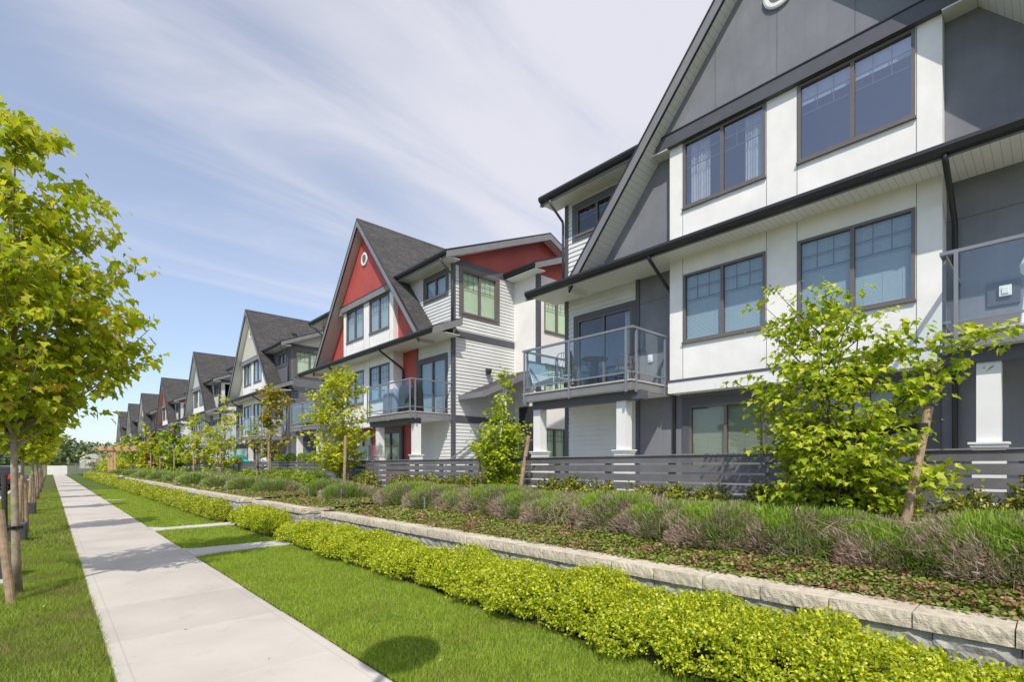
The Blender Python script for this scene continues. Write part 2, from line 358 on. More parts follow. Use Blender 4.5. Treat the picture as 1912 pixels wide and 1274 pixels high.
def lap(mb, F, lim, z0, z1, ops=(), exp=0.125, out=0.022):
    """overlapping boards; lim(z) -> (a0,a1)"""
    z = z0; rnd = random.Random(int(z0*100)+len(ops))
    while z < z1-1e-4:
        zt = min(z+exp, z1); cuts = sorted({z, zt, *[v for o in ops for v in (o[2], o[3]) if z < v < zt]})
        for c0, c1 in zip(cuts[:-1], cuts[1:]):
            zc = (c0+c1)/2; l0, l1 = lim(c0), lim(c1)
            if l0[1]-l0[0] < 0.01: continue
            act = sorted([(o[0], o[1]) for o in ops if o[2] < zc < o[3]])
            d0 = out*(1-(c0-z)/exp); d1 = out*(1-(c1-z)/exp)
            edges = []; s = None
            for o in act: edges.append((s, o[0])); s = o[1]
            edges.append((s, None))
            for e0, e1 in edges:
                al, ar = (l0[0] if e0 is None else e0), (l0[1] if e1 is None else e1)
                bl, br = (l1[0] if e0 is None else e0), (l1[1] if e1 is None else e1)
                if ar-al < 0.005 and br-bl < 0.005: continue
                if br < bl: bl = br = (bl+br)/2
                mb.poly([F(al, c0, d0), F(ar, c0, d0), F(br, c1, d1), F(bl, c1, d1)])
                if c0 == z: mb.poly([F(al, c0, 0), F(ar, c0, 0), F(ar, c0, d0), F(al, c0, d0)])
        z = zt

def window(par, off, F, a0, a1, z0, z1, frame=M_wfr, panes=2, grille=True, blind=None, slats=False, curtain=None, casing=None, cas=0.13, label=None, sill=True, glass=M_glass, name='window', fw=0.05, detail=True, raise_=0.0):
    m = MB()
    m.fb(F, a0, a1, z1-fw, z1, -0.06, 0.025); m.fb(F, a0, a1, z0, z0+fw, -0.06, 0.03)
    m.fb(F, a0, a0+fw, z0+fw, z1-fw, -0.06, 0.023); m.fb(F, a1-fw, a1, z0+fw, z1-fw, -0.06, 0.023)
    w = (a1-a0)/panes; spans = []
    for i in range(panes):
        s0 = a0+i*w+(fw if i == 0 else fw*0.6); s1 = a0+(i+1)*w-(fw if i == panes-1 else fw*0.6); spans.append((s0, s1))
        if i: m.fb(F, a0+i*w-fw*0.6, a0+i*w+fw*0.6, z0+fw, z1-fw, -0.06, 0.02)
    if sill: m.fb(F, a0-0.02, a1+0.02, z0-0.035, z0, -0.02, 0.055)
    fo = m.build(name, frame, par, off)
    if label: fo['label'] = label
    g = MB()
    for s0, s1 in spans: g.poly([F(s0, z0+fw, -0.02), F(s1, z0+fw, -0.02), F(s1, z1-fw, -0.02), F(s0, z1-fw, -0.02)])
    g.build('pane', glass, fo, off)
    if grille:
        b = MB(); hh = z1-z0-2*fw
        for s0, s1 in spans:
            for fr_ in (0.19, 0.38): b.fb(F, s0, s1, z1-fw-hh*fr_-0.008, z1-fw-hh*fr_+0.008, -0.034, -0.024)
            for k in (1, 2):
                a = s0+(s1-s0)*k/3; b.fb(F, a-0.007, a+0.007, z1-fw-hh*0.38, z1-fw, -0.035, -0.025)
        b.build('glazing_bar', frame, fo, off)
    if blind:
        b = MB(); zt = z1-fw; zb = z0+fw+raise_*(z1-z0)
        for s0, s1 in spans:
            if slats:
                z = zb
                while z < zt:
                    b.poly([F(s0, z, -0.070), F(s1, z, -0.070), F(s1, z+0.026, -0.078), F(s0, z+0.026, -0.078)]); z += 0.027
                for a in (s0+0.12, (s0+s1)/2, s1-0.12): b.fb(F, a-0.004, a+0.004, zb, zt, -0.068, -0.066)
            else: b.fb(F, s0, s1, zb, zt, -0.085, -0.08)
        b.build('blind', blind, fo, off)
    if curtain:
        c = MB()
        for (c0, c1) in curtain:
            n = 26; pts = []
            for i in range(n+1):
                a = c0+(c1-c0)*i/n; pts.append((a, -0.12+0.022*math.sin(i*1.9)+0.01*math.sin(i*0.7)))
            for i in range(n):
                c.poly([F(pts[i][0], z0+0.03, pts[i][1]), F(pts[i+1][0], z0+0.03, pts[i+1][1]), F(pts[i+1][0], z1-0.03, pts[i+1][1]), F(pts[i][0], z1-0.03, pts[i][1])])
        c.build('curtain', M_curt, fo, off)
    if detail:   # a shallow room behind the pane
        r = MB(); d = -1.9
        e = 0.5
        r.poly([F(a0-e, z0-e, d), F(a1+e, z0-e, d), F(a1+e, z1+0.1, d), F(a0-e, z1+0.1, d)])
        r.poly([F(a0-e, z1+0.1, d), F(a1+e, z1+0.1, d), F(a1+e, z1+0.1, -0.14), F(a0-e, z1+0.1, -0.14)])
        r.build('room', M_room, fo, off)
    if casing:
        c = MB(); D = 0.035
        c.fb(F, a0-cas, a0, z0-cas*0.9, z1+cas*1.1, -0.01, D); c.fb(F, a1, a1+cas, z0-cas*0.9, z1+cas*1.1, -0.01, D)
        c.fb(F, a0, a1, z1, z1+cas*1.1, -0.01, D+0.003); c.fb(F, a0, a1, z0-cas*0.9, z0-0.036, -0.01, D+0.003)
        c.build('casing', casing, fo, off)
    return fo

SL = 1.19; APEX = 12.13
def uline(z, drop=0.0): return (APEX-drop-z)/SL
WX = 10.2; RX = 10.65; TX = 10.42; GX = 10.12; BXF = 9.756

def house(Yc, dz, pal, label, lod, group='town houses in the row'):
    root = empty('town_house', (WX, Yc, 0.7+dz), label, 'town house', group)
    off = (WX, 0, 0.7)
    S, A, G = pal['siding'], pal['accent'], pal['gable']
    T, FA = pal.get('trim', M_trim), M_fasc
    near = lod == 0
    FR = lambda x: (lambda a, z, d: (x-d, a, z))
    SD = lambda u, s: (lambda a, z, d: (a, s*(u+d), z))
    # --- ground floor and first-floor recessed walls
    gfw = [(0.45, 2.1, 1.42, 2.86), (-2.1, -0.45, 1.42, 2.86)]
    m = MB(); wall(m, FR(RX), -3.45, 3.45, 0.3, 3.14, gfw)
    for s in (1, -1):
        a, b = sorted((s*2.3, s*3.45)); wall(m, FR(RX), a, b, 3.14, 6.3)
    m.build('accent_wall', A, root, off)
    if near:
        j = MB()
        for s in (1, -1):
            a, b = sorted((s*2.33, s*3.42)); j.fb(FR(RX), a, b, 5.455, 5.467, -0.002, 0.003)
        j.halves('wall_joint', M_trim, root, off)
    doors = [(3.62, 5.36, 3.40, 5.45), (-5.36, -3.62, 3.40, 5.45)]
    m = MB()
    for s, dr in ((1, doors[0]), (-1, doors[1])):
        a, b = sorted((s*3.45, s*5.76)); lap(m, FR(RX), lambda z, a=a, b=b: (a, b), 0.3, 6.15, [dr])
        wall(m, FR(RX-0.0005+0.012), a, b, 0.3, 6.15, [dr], 0.1)
    # wing walls, second floor
    wop = [(4.02, 5.40, 7.78, 8.52), (-5.40, -4.02, 7.78, 8.52)]
    for s, w in ((1, wop[0]), (-1, wop[1])):
        a, b = sorted((s*2.2, s*5.76)); lap(m, FR(RX), lambda z, a=a, b=b: (a, b), 6.15, 8.8, [w])
        wall(m, FR(RX+0.0115), a, b, 6.15, 8.8, [w], 0.1)
    # side walls
    sop = [(11.05, 12.72, 7.05, 8.62)]
    for s in (1, -1):
        o = sop if s == -1 else []
        lap(m, SD(5.78, s), lambda z: (RX, 13.65), 0.3, 8.76, o)
        wall(m, SD(5.768, s), RX, 13.65, 0.3, 8.76, o, 0.1)
    m.halves('lap_siding', S, root, off)
    m = MB()
    for s in (1, -1):
        a, b = sorted((s*3.40, s*3.50)); m.fb(FR(RX), a, b, 0.3, 6.1, -0.01, 0.032)
        a, b = sorted((s*5.69, s*5.815)); m.fb(FR(RX), a, b, 0.3, 6.1, -0.1, 0.03); m.fb(FR(RX), a, b, 6.42, 8.78, -0.1, 0.03)
        for z0_, z1_ in ((6.12, 6.37), (3.04, 3.28)): m.fb(SD(5.78, s), RX+0.09, 13.66, z0_, z1_, -0.01, 0.034)
        m.fb(SD(5.78, s), RX+0.09, 13.3, 8.74, 8.98, -0.01, 0.036)
        a, b = sorted((s*7.02, s*7.16)); m.fb(FR(13.65), a, b, 0.3, 8.78, -0.13, 0.03)
    m.halves('corner_board', T, root, off)
    # --- projecting white bay, first floor
    w1 = [(0.285, 2.0, 4.20, 5.68), (-2.0, -0.285, 4.20, 5.68)]
    w2 = [(0.285, 2.0, 7.13, 8.56), (-2.0, -0.285, 7.13, 8.56)]
    m = MB(); wall(m, FR(WX), -2.33, 2.33, 3.13, 6.3, w1); wall(m, FR(WX), -2.33, 2.33, 6.3, 8.60, w2)
    for s in (1, -1):
        wall(m, SD(2.33, s), WX, RX+0.02, 3.13, 6.3); wall(m, SD(2.33, s), WX, RX+0.02, 6.3, 8.57)
    m.poly([(WX, -2.33, 3.13), (RX+.02, -2.33, 3.13), (RX+.02, 2.33, 3.13), (WX, 2.33, 3.13)])
    m.build('white_bay_wall', M_white, root, off)
    m = MB(); m.fb(FR(WX), -2.36, 2.36, 3.11, 3.355, -0.012, 0.03)
    for s in (1, -1): m.fb(SD(2.33, s), WX+0.013, RX, 3.11, 3.355, -0.01, 0.03)
    m.build('bay_skirt_board', M_wtrim, root, off)
    m = MB(); m.fb(FR(WX), -2.37, 2.37, 3.358, 3.405, -0.01, 0.045); m.build('drip_strip', T, root, off)
    if lod < 2:
        m = MB()
        for (z0_, z1_) in ((3.41, 6.05), (6.3, 8.56)):
            for u in (0.27, 2.015, -0.27, -2.015): m.fb(FR(WX), u-0.005, u+0.005, z0_, z1_, -0.003, 0.0035)
        m.build('panel_joint', M_fasc, root, off)
    # --- windows
    vb = M_blind
    for k, w in enumerate(gfw):
        window(root, off, FR(RX), *w, frame=M_wfr if near else T, grille=False, blind=vb, slats=near, glass=M_glasslow, casing=M_trim if A is M_char else T, cas=0.16, detail=False)
    for k, w in enumerate(w1):
        window(root, off, FR(WX), *w, blind=vb, slats=lod == 0, detail=False)
    for k, w in enumerate(w2):
        cur = None
        if near: cur = [(w[1]-0.55, w[1]-0.1), (w[0]+0.06, w[0]+0.45)] if k == 0 else None
        window(root, off, FR(WX), *w, glass=M_glassd if near else M_glass, curtain=cur, blind=(M_blind if (near and k == 1) or not near else None), raise_=0.72 if near else 0.0, detail=near)
    for w in wop: window(root, off, FR(RX), *w, frame=M_wfr, grille=near, blind=M_blind if not near else None, raise_=0.1, casing=T, cas=0.14, detail=False)
    if lod < 2: window(root, off, SD(5.78, -1), 11.05, 12.72, 7.05, 8.62, blind=M_blindg, slats=lod == 1, glass=M_glassg, casing=M_wfr, cas=0.14, detail=False)
    for w in doors: window(root, off, FR(RX), *w, grille=False, blind=vb if not near else None, curtain=[(w[0]+0.05, w[0]+0.3)] if near else None, casing=T, cas=0.13, name='sliding_door', sill=False, detail=near)
    # --- lower eave: soffit, pent roof, gutter, rakes
    m = MB(); m.box(9.60, RX+0.01, -6.2, 6.2, 6.075, 6.10); m.build('soffit', M_soff, root, off)
    m = MB(); m.prism([(9.5, -6.2, 6.17), (RX+0.02, -6.2, 6.66), (RX+0.02, -6.2, 6.56), (9.5, -6.2, 6.07)], (0, 12.4, 0))
    m.build('pent_roof', M_shY, root, off)
    m = MB(); m.box(9.575, 9.60, -6.2, 6.2, 6.02, 6.16)
    for s in (1, -1):
        y = s*6.2
        m.prism([(9.49, y, 6.17), (RX+0.10, y, 6.70), (RX+0.10, y, 6.46), (9.49, y, 5.94)], (0, s*0.035, 0))
    m.halves('fascia_board', FA, root, off)
    m = MB(); prof = [(9.575, 6.19), (9.45, 6.19), (9.435, 6.13), (9.475, 6.055), (9.575, 6.045)]
    m.prism([(x, -6.23, z) for x, z in prof], (0, 12.46, 0)); m.build('gutter', M_gutt, root, off)
    m = MB()
    for s in (1, -1):
        y = s*6.235; m.prism([(9.48, y, 6.175), (RX+0.12, y, 6.715), (RX+0.12, y, 6.745), (9.48, y, 6.205)], (0, s*-0.1, 0))
    m.halves('drip_edge', M_gutt, root, off)
    m = MB()
    for s in (1, -1): m.tube([(9.52, s*2.44, 6.06), (9.54, s*2.44, 5.98), (10.52, s*2.44, 5.42), (10.585, s*2.44, 5.3), (10.585, s*2.44, 0.4)], 0.04, 8)
    m.halves('downspout', M_gutt, root, off, smooth=True)
    m = MB()
    for s in (1, -1): m.tube([(10.06, s*5.86, 8.76), (10.08, s*5.86, 8.66), (10.56, s*5.84, 8.32), (10.58, s*5.84, 8.22), (10.58, s*5.84, 6.66)], 0.036, 8)
    m.halves('upper_downspout', M_trim, root, off, smooth=True)
    # --- steep cross gable
    m = MB(); m2 = MB(); m3 = MB(); m4 = MB()
    ue = 4.92
    for s in (1, -1):
        def L(u, d): return (s*u, APEX-SL*u-d)
        def sect(x, u0, u1, d0, d1):
            return [(x, *L(u0, d0)), (x, *L(u1, d0)), (x, *L(u1, d1)), (x, *L(u0, d1))]
        m.prism(sect(9.80, 0, ue, 0, 0.12), (11.0, 0, 0))                    # shingles
        m2.prism(sect(9.80, 0.0, ue, 0.121, 0.335), (0.64, 0, 0))            # boxed soffit
        m3.prism(sect(9.745, 0.0, ue, 0.03, 0.345), (0.054, 0, 0))           # barge board
        m4.prism(sect(9.735, 0.0, ue, -0.02, 0.05), (0.064, 0, 0)); m4.prism(sect(9.738, 0.0, ue, 0.338, 0.352), (0.060, 0, 0))
    m.halves('steep_roof', M_shX, root, off); m2.halves('rake_soffit', pal.get('rsoff', M_soffr), root, off)
    m3.halves('barge_board', FA, root, off); m4.halves('roof_edge_strip', M_gutt, root, off)
    m = MB(); m.prism([(BXF, -0.09, APEX-0.1), (BXF, 0, APEX+0.03), (BXF, 0.09, APEX-0.1)], (11.0, 0, 0)); m.build('ridge_cap', M_shX, root, off)
    # upper gable wall
    zb = 8.84
    if pal.get('gable_lap'):
        m = MB(); lap(m, FR(GX), lambda z: (-max(uline(z, 0.3), 0), max(uline(z, 0.3), 0)), zb, APEX-0.32)
        for s in (1, -1):
            lo = lambda z, s=s: ((2.33, max(uline(z, 0.33), 2.33)) if s > 0 else (-max(uline(z, 0.33), 2.33), -2.33))
            lap(m, FR(TX), lo, 6.3, 8.57)
        m.build('gable_siding', G, root, off)
    else:
        m = MB(); m.poly([(GX, -uline(zb, 0.3), zb), (GX, uline(zb, 0.3), zb), (GX, 0, APEX-0.3)])
        for s in (1, -1): m.poly([(TX, s*2.33, 6.3), (TX, s*uline(6.3, 0.33), 6.3), (TX, s*uline(8.57, 0.33), 8.57), (TX, s*2.33, 8.57)])
        m.build('gable_wall', G, root, off)
        if near:
            j = MB()
            for u in (-1.2, 0.05, 1.25):
                j.fb(FR(GX), u-0.003, u+0.003, zb, uline(0, 0.34) and APEX-0.34-SL*abs(u)-0.02, -0.002, 0.004)
            j.build('gable_joint', M_trim, root, off)
    m = MB(); ub = uline(8.70, 0.33)
    m.fb(FR(GX), -ub, ub, 8.575, 8.84, -0.09, 0.04); m.build('gable_band', M_fasc if not near else M_trim, root, off)
    m = MB(); m.fb(FR(GX), -ub, ub, 8.842, 8.865, -0.05, 0.055); m.build('band_drip_edge', M_gutt, root, off)
    m = MB()
    for s in (1, -1):
        a, b = sorted((s*2.335, s*2.72)); m.box(GX-0.03, TX+0.02, a, b, 8.545, 8.573)
    m.halves('band_soffit', M_wtrim, root, off)
    # trim strips framing the side triangles
    # round vent
    m = MB(); m.lathe([(0.27, 0.01), (0.29, -0.01), (0.29, -0.045), (0.26, -0.06), (0.20, -0.06), (0.19, -0.03), (0.19, 0.01)], (GX, 0.0, 10.46), 28, 'x')
    vo = m.build('round_vent', M_wtrim, root, off, smooth=False)
    m = MB(); m.lathe([(0.195, 0.0), (0.195, -0.004)], (GX-0.006, 0, 10.46), 24, 'x')
    for k in range(9):
        z = 10.30+k*0.04; hw = math.sqrt(max(0.19**2-(z-10.46)**2, 0.0004)); m.prism([(GX-0.012, -hw, z+0.018), (GX-0.04, -hw, z-0.012), (GX-0.036, -hw, z-0.016), (GX-0.012, -hw, z+0.01)], (0, 2*hw, 0))
    m.build('louvre', M_lgrey, vo, off)
    # --- main roof, ridge along the street
    k_ = 0.42; RIDX = 15.3; RZ = 8.93+k_*(RIDX-10.13)
    m = MB()
    for s in (1, -1):
        lo_, hi_ = sorted((s*2.62, s*6.2))
        top = [(10.13, s*2.62, 8.93), (10.13, s*6.2, 8.93), (RIDX, s*6.2, RZ), (RIDX, s*0.85, RZ)]
        m.prism(top, (0, 0, -0.12))
    m.prism([(RIDX, -6.2, RZ), (RIDX, 6.2, RZ), (20.5, 6.2, 8.93), (20.5, -6.2, 8.93)], (0, 0, -0.12))
    for s in (1, -1):   # lower rear wing roofs
        y0_, y1_ = s*5.80, s*7.5; rz = 8.95+k_*(15.3-13.15)
        m.prism([(13.15, y0_, 8.95), (13.15, y1_, 8.95), (15.3, y1_, rz), (15.3, y0_, rz)], (0, 0, -0.1))
        m.prism([(15.3, y0_, rz), (15.3, y1_, rz), (17.6, y1_, 8.95-.05), (17.6, y0_, 8.95-.05)], (0, 0, -0.1))
    m.build('main_roof', M_shY, root, off)
    m = MB()
    for s in (1, -1):
        for y, x0, zz0, xr, zr, x1 in ((6.2, 10.06, 8.90, RIDX, RZ, 20.5), (7.5, 13.1, 8.93, 15.3, 8.95+k_*2.15, 17.6)):
            yy = s*y
            m.prism([(x0, yy, zz0), (xr, yy, zr-0.01), (xr, yy, zr-0.25), (x0, yy, zz0-0.21)], (0, s*0.035, 0))
            m.prism([(xr, yy, zr-0.01), (x1, yy, zz0), (x1, yy, zz0-0.21), (xr, yy, zr-0.25)], (0, s*0.035, 0))
        a, b = sorted((s*2.66, s*6.2)); m.box(10.105, 10.13, a, b, 8.74, 8.92)
    m.halves('upper_fascia', FA, root, off)
    m = MB()
    for s in (1, -1):
        a, b = sorted((s*2.66, s*6.23)); m.prism([(10.105, a, 8.945), (9.985, a, 8.945), (9.97, a, 8.88), (10.01, a, 8.81), (10.105, a, 8.80)], (0, b-a, 0))
        a, b = sorted((s*5.82, s*7.53)); m.prism([(13.15, a, 8.97), (13.03, a, 8.97), (13.015, a, 8.9), (13.05, a, 8.83), (13.15, a, 8.82)], (0, b-a, 0))
        for y, x0, zz0, xr, zr in ((6.24, 10.0, 8.90, RIDX, RZ), (7.54, 13.1, 8.95, 15.3, 8.95+k_*2.15)):
            m.prism([(x0, s*y, zz0), (xr, s*y, zr), (xr, s*y, zr+0.045), (x0, s*y, zz0+0.045)], (0, s*-0.12, 0))
            m.prism([(xr, s*y, zr), (2*xr-x0, s*y, zz0), (2*xr-x0, s*y, zz0+0.045), (xr, s*y, zr+0.045)], (0, s*-0.12, 0))
    m.halves('upper_gutter', M_gutt, root, off)
    m = MB()
    for s in (1, -1):
        a, b = sorted((s*2.6, s*6.2)); m.box(10.131, RX+.01, a, b, 8.755, 8.775)
        a, b = sorted((s*5.79, s*6.2)); m.prism([(10.2, a, 8.775), (RIDX, a, RZ-0.185), (RIDX, a, RZ-0.165), (10.2, a, 8.795)], (0, b-a, 0)); m.prism([(RIDX, a, RZ-0.185), (20.4, a, 8.775), (20.4, a, 8.795), (RIDX, a, RZ-0.165)], (0, b-a, 0))
        a, b = sorted((s*5.8, s*7.5)); m.box(13.16, 13.66, a, b, 8.76, 8.78)
    m.halves('upper_soffit', M_soff, root, off)
    m = MB()
    for s in (1, -1):
        y = s*5.775; m.poly([(RX, y, 8.76), (20.2, y, 8.76), (20.2, y, 8.9), (RIDX, y, RZ-0.13), (RX, y, 9.02)])
        y = s*7.14; m.poly([(13.65, y, 8.76), (17.1, y, 8.76), (15.3, y, 8.95+k_*2.15-0.13), (13.65, y, 9.03)])
    m.halves('end_gable_wall', pal.get('end', G), root, off)
    # rear wings in white stucco
    rop = [(13.97, 15.45, 6.64, 8.14), (13.97, 15.45, 3.9, 5.4), (13.97, 15.2, 1.6, 2.9)]
    m = MB()
    for s in (1, -1):
        a, b = sorted((s*5.78, s*7.14)); wall(m, FR(13.65), a, b, 0.3, 8.78); wall(m, SD(7.14, s), 13.65, 20.2, 0.3, 8.76, rop if s == -1 else [])
    wall(m, FR(20.2), -7.14, 7.14, 0.3, 8.9)
    m.halves('rear_wing_wall', M_white, root, off)
    if lod < 2:
        for w in rop: window(root, off, SD(7.14, -1), *w, blind=M_blindg, glass=M_glassg, detail=False)
        # entry porch tucked into the corner
        m = MB(); m.prism([(10.95, -5.8, 4.02), (13.64, -5.8, 5.15), (13.64, -5.8, 5.0), (10.95, -5.8, 3.87)], (0, -1.35, 0)); po = m.build('porch_roof', M_shY, root, off)
        m = MB(); m.prism([(10.9, -7.16, 4.03), (13.64, -7.16, 5.18), (13.64, -7.16, 4.98), (10.9, -7.16, 3.82)], (0, -0.04, 0)); m.box(10.86, 10.9, -7.2, -5.82, 3.84, 4.02)
        m.build('porch_fascia', FA, po, off)
        m = MB(); m.box(11.9, 12.08, -7.08, -6.9, 1.5, 4.25); m.build('porch_post', M_wtrim, root, off)
        m = MB(); m.box(11.6, 13.64, -7.2, -5.82, 0.3, 1.55)
        for k in range(5): m.box(11.6-0.28*(k+1), 11.6-0.28*k, -7.1, -5.9, 0.3, 1.55-0.17*(k+1))
        m.build('entry_steps', M_fasc, root, off)
        m = MB()
        for y in (-7.08, -5.92):
            m.bar((10.2, y, 1.55), (11.62, y, 2.42), 0.05, 0.05); m.bar((11.62, y, 2.42), (13.4, y, 2.42), 0.05, 0.05)
            for x in (10.25, 11.62, 12.6): m.bar((x, y, 0.7 if x < 11 else 1.5), (x, y, 1.58 if x < 11 else 2.42), 0.04, 0.04)
        m.build('stair_rail', M_rail, root, off)
        m = MB(); m.fb(FR(13.65), -7.0, -6.1, 1.58, 3.75, -0.02, 0.03); m.build('entry_door', M_dark, root, off)
    # --- balconies, one each side
    for s in (1, -1):
        def B(m, x0, x1, u0, u1, z0, z1):
            a, b = sorted((s*u0, s*u1)); m.box(x0, x1, a, b, z0, z1)
        m = MB(); B(m, 8.99, RX-0.005, 2.52, 5.72, 3.13, 3.27); 
        B(m, 8.955, 8.99, 2.50, 5.74, 3.12, 3.30); B(m, 8.99, RX, 2.50, 2.52, 3.12, 3.30); B(m, 8.99, RX, 5.72, 5.74, 3.12, 3.30)
        bo = m.build('balcony', M_fasc, root, off)
        m = MB(); B(m, 8.93, RX-.002, 2.48, 5.76, 3.302, 3.335); m.build('deck', M_deck, bo, off)
        m = MB(); B(m, 9.14, 9.42, 2.40, 5.62, 2.93, 3.118); m.build('beam', M_trim, bo, off)
        m = MB(); B(m, 9.0, RX-.01, 2.54, 5.70, 3.119, 3.129); m.build('balcony_soffit', M_wtrim, bo, off)
        m = MB(); p = 0.022
        B(m, 8.93, 9.0, 2.45, 5.78, 4.405, 4.45); B(m, 9.0, RX-0.02, 2.45, 2.51, 4.405, 4.45); B(m, 9.0, RX-0.02, 5.72, 5.78, 4.405, 4.45)
        B(m, 8.945, 8.975, 2.5, 5.74, 3.47, 3.50); B(m, 8.97, RX-.02, 2.47, 2.50, 3.47, 3.50); B(m, 8.97, RX-.02, 5.73, 5.76, 3.47, 3.50)
        for u in (2.62, 4.2, 5.70): B(m, 8.915, 8.953, u-p, u+p, 3.07, 4.405)
        for x in (9.1, 10.25): B(m, x-p, x+p, 2.46, 2.499, 3.07, 4.405); B(m, x-p, x+p, 5.741, 5.78, 3.07, 4.405)
        m.build('railing', M_rail, bo, off)
        m = MB()
        for u0, u1 in ((2.66, 4.17), (4.23, 5.67)):
            m.poly([(8.96, s*u0, 3.5), (8.96, s*u1, 3.5), (8.96, s*u1, 4.405), (8.96, s*u0, 4.405)])
        for u in (2.485, 5.745): m.poly([(9.13, s*u, 3.5), (10.22, s*u, 3.5), (10.22, s*u, 4.405), (9.13, s*u, 4.405)])
        m.build('glass_panel', M_bglass, bo, off)
        for u in (2.92, 5.50):
            m = MB(); B(m, 9.18, 9.42, u-0.12, u+0.12, 1.86, 2.928); co = m.build('column', M_wtrim, root, off)
            m = MB(); B(m, 9.14, 9.46, u-0.16, u+0.16, 0.5, 1.79); m.build('pedestal', M_wtrim, co, off)
            m = MB(); B(m, 9.10, 9.50, u-0.20, u+0.20, 1.83, 1.858); B(m, 9.12, 9.48, u-0.18, u+0.18, 1.79, 1.829); m.build('cap', M_wtrim, co, off)
    if lod == 1:
        m = MB(); m.box(12.4, 12.7, -1.35, -1.0, 10.55, 10.75); m.build('roof_vent', M_gutt, root, off)
    return root

PAL = {
 'charcoal': dict(siding=M_sidw, accent=M_char, gable=M_char),
 'red': dict(siding=M_sidw, accent=M_red, gable=M_red, rsoff=M_soffp),
 'cream': dict(siding=M_sidg, accent=M_char, gable=M_cream, gable_lap=True, end=M_cream),
 'pale': dict(siding=M_sidw, accent=M_char, gable=M_lgrey),
 'grey': dict(siding=M_sidg, accent=M_char, gable=M_lgrey),
}
HS = [(3.53, 0, 'charcoal', 'nearest town house, charcoal gable over white bays, cut off by the right edge', 0),
      (20.48, -0.02, 'red', 'nearest red-gabled town house with white lap siding, second in the row', 1),
      (37.33, -0.20, 'cream', 'town house with cream gable and grey lap siding beyond the big red gable', 1),
      (54.2, -0.36, 'pale', 'town house with pale grey gable and white siding, fourth in the row', 2),
      (72.4, -0.50, 'red', 'small far town house with a red gable, fifth in the row', 2),
      (90.6, -0.55, 'cream', 'far town house with cream gable just beyond the small red one', 2),
      (106.8, -0.68, 'grey', 'far grey town house, second from the far end of the row', 2),
      (123.2, -0.84, 'pale', 'farthest town house at the left end of the row', 2)]
for Yc, dz, p_, lab, lod in HS: house(Yc, dz, PAL[p_], lab, lod)
# ------------------------------------------------------------ ground
def g(Y): return -0.006*max(-20.0, min(Y, 130.0))
def sheet(name, x0, x1, ys, dz, m, kind='structure', thick=0.3):
    b = MB()
    xf = x0 if callable(x0) else (lambda y: x0); xg = x1 if callable(x1) else (lambda y: x1)
    for a, c in zip(ys[:-1], ys[1:]):
        p = [(xf(a), a), (xg(a), a), (xg(c), c), (xf(c), c)]
        top = [(x, y, g(y)+dz) for x, y in p]; b.poly(top)
        if thick:
            lo = [(x, y, z-thick) for x, y, z in top]
            for i in (1, 3): j = (i+1) % 4; b.poly([top[i], top[j], lo[j], lo[i]])
            if a == ys[0]: b.poly([top[0], top[1], lo[1], lo[0]])
    o = b.build(name, m); tag(o, kind=kind); return o

def groundmat(name, cols, sc1=0.8, sc2=14.0, bump=0.4, rough=0.95):
    m, N, L, p = newmat(name); t = N.new("ShaderNodeTexCoord")
    n = N.new("ShaderNodeTexNoise"); n.inputs['Scale'].default_value = sc1; n.inputs['Detail'].default_value = 5; L.new(t.outputs['Object'], n.inputs['Vector'])
    n2_ = N.new("ShaderNodeTexNoise"); n2_.inputs['Scale'].default_value = sc2; n2_.inputs['Detail'].default_value = 6; n2_.inputs['Roughness'].default_value = 0.7; L.new(t.outputs['Object'], n2_.inputs['Vector'])
    a = N.new("ShaderNodeMath"); a.operation = 'MULTIPLY_ADD'; a.inputs[1].default_value = 0.5; L.new(n.outputs['Fac'], a.inputs[0])
    b_ = N.new("ShaderNodeMath"); b_.operation = 'MULTIPLY'; b_.inputs[1].default_value = 0.5; L.new(n2_.outputs['Fac'], b_.inputs[0]); L.new(b_.outputs[0], a.inputs[2])
    r = N.new("ShaderNodeValToRGB"); e = r.color_ramp.elements
    while len(e) < len(cols): e.new(0.5)
    for i, c in enumerate(cols): e[i].position = 0.3+0.4*i/(len(cols)-1); e[i].color = (*c, 1)
    L.new(a.outputs[0], r.inputs[0]); L.new(r.outputs[0], p.inputs['Base Color']); p.inputs['Roughness'].default_value = rough; p.inputs['Specular IOR Level'].default_value = 0.2
    b = N.new("ShaderNodeBump"); b.inputs['Strength'].default_value = bump; b.inputs['Distance'].default_value = 0.03; L.new(n2_.outputs['Fac'], b.inputs['Height']); L.new(b.outputs[0], p.inputs['Normal'])
    return m
M_turf = groundmat("turf_soil", [(0.045, 0.075, 0.012), (0.08, 0.13, 0.018), (0.12, 0.17, 0.03)], 0.9, 30)
M_turf2 = groundmat("verge_turf", [(0.05, 0.07, 0.015), (0.085, 0.11, 0.022), (0.15, 0.15, 0.045)], 1.1, 30)
M_farg = groundmat("far_ground", [(0.06, 0.09, 0.02), (0.10, 0.13, 0.035), (0.13, 0.14, 0.05)], 0.05, 2)
M_soil = groundmat("dark_bed_soil", [(0.035, 0.022, 0.014), (0.065, 0.042, 0.028), (0.11, 0.075, 0.05)], 2, 40, 0.8)
M_yard = groundmat("patio_concrete", [(0.45, 0.44, 0.42), (0.52, 0.51, 0.49), (0.58, 0.57, 0.55)], 0.8, 20, 0.1)
M_road = groundmat("asphalt", [(0.045, 0.045, 0.048), (0.06, 0.06, 0.062), (0.08, 0.08, 0.08)], 0.5, 60, 0.3)
M_conc = groundmat("sidewalk_concrete", [(0.455, 0.425, 0.385), (0.50, 0.47, 0.43), (0.54, 0.51, 0.47)], 1.1, 55, 0.12)
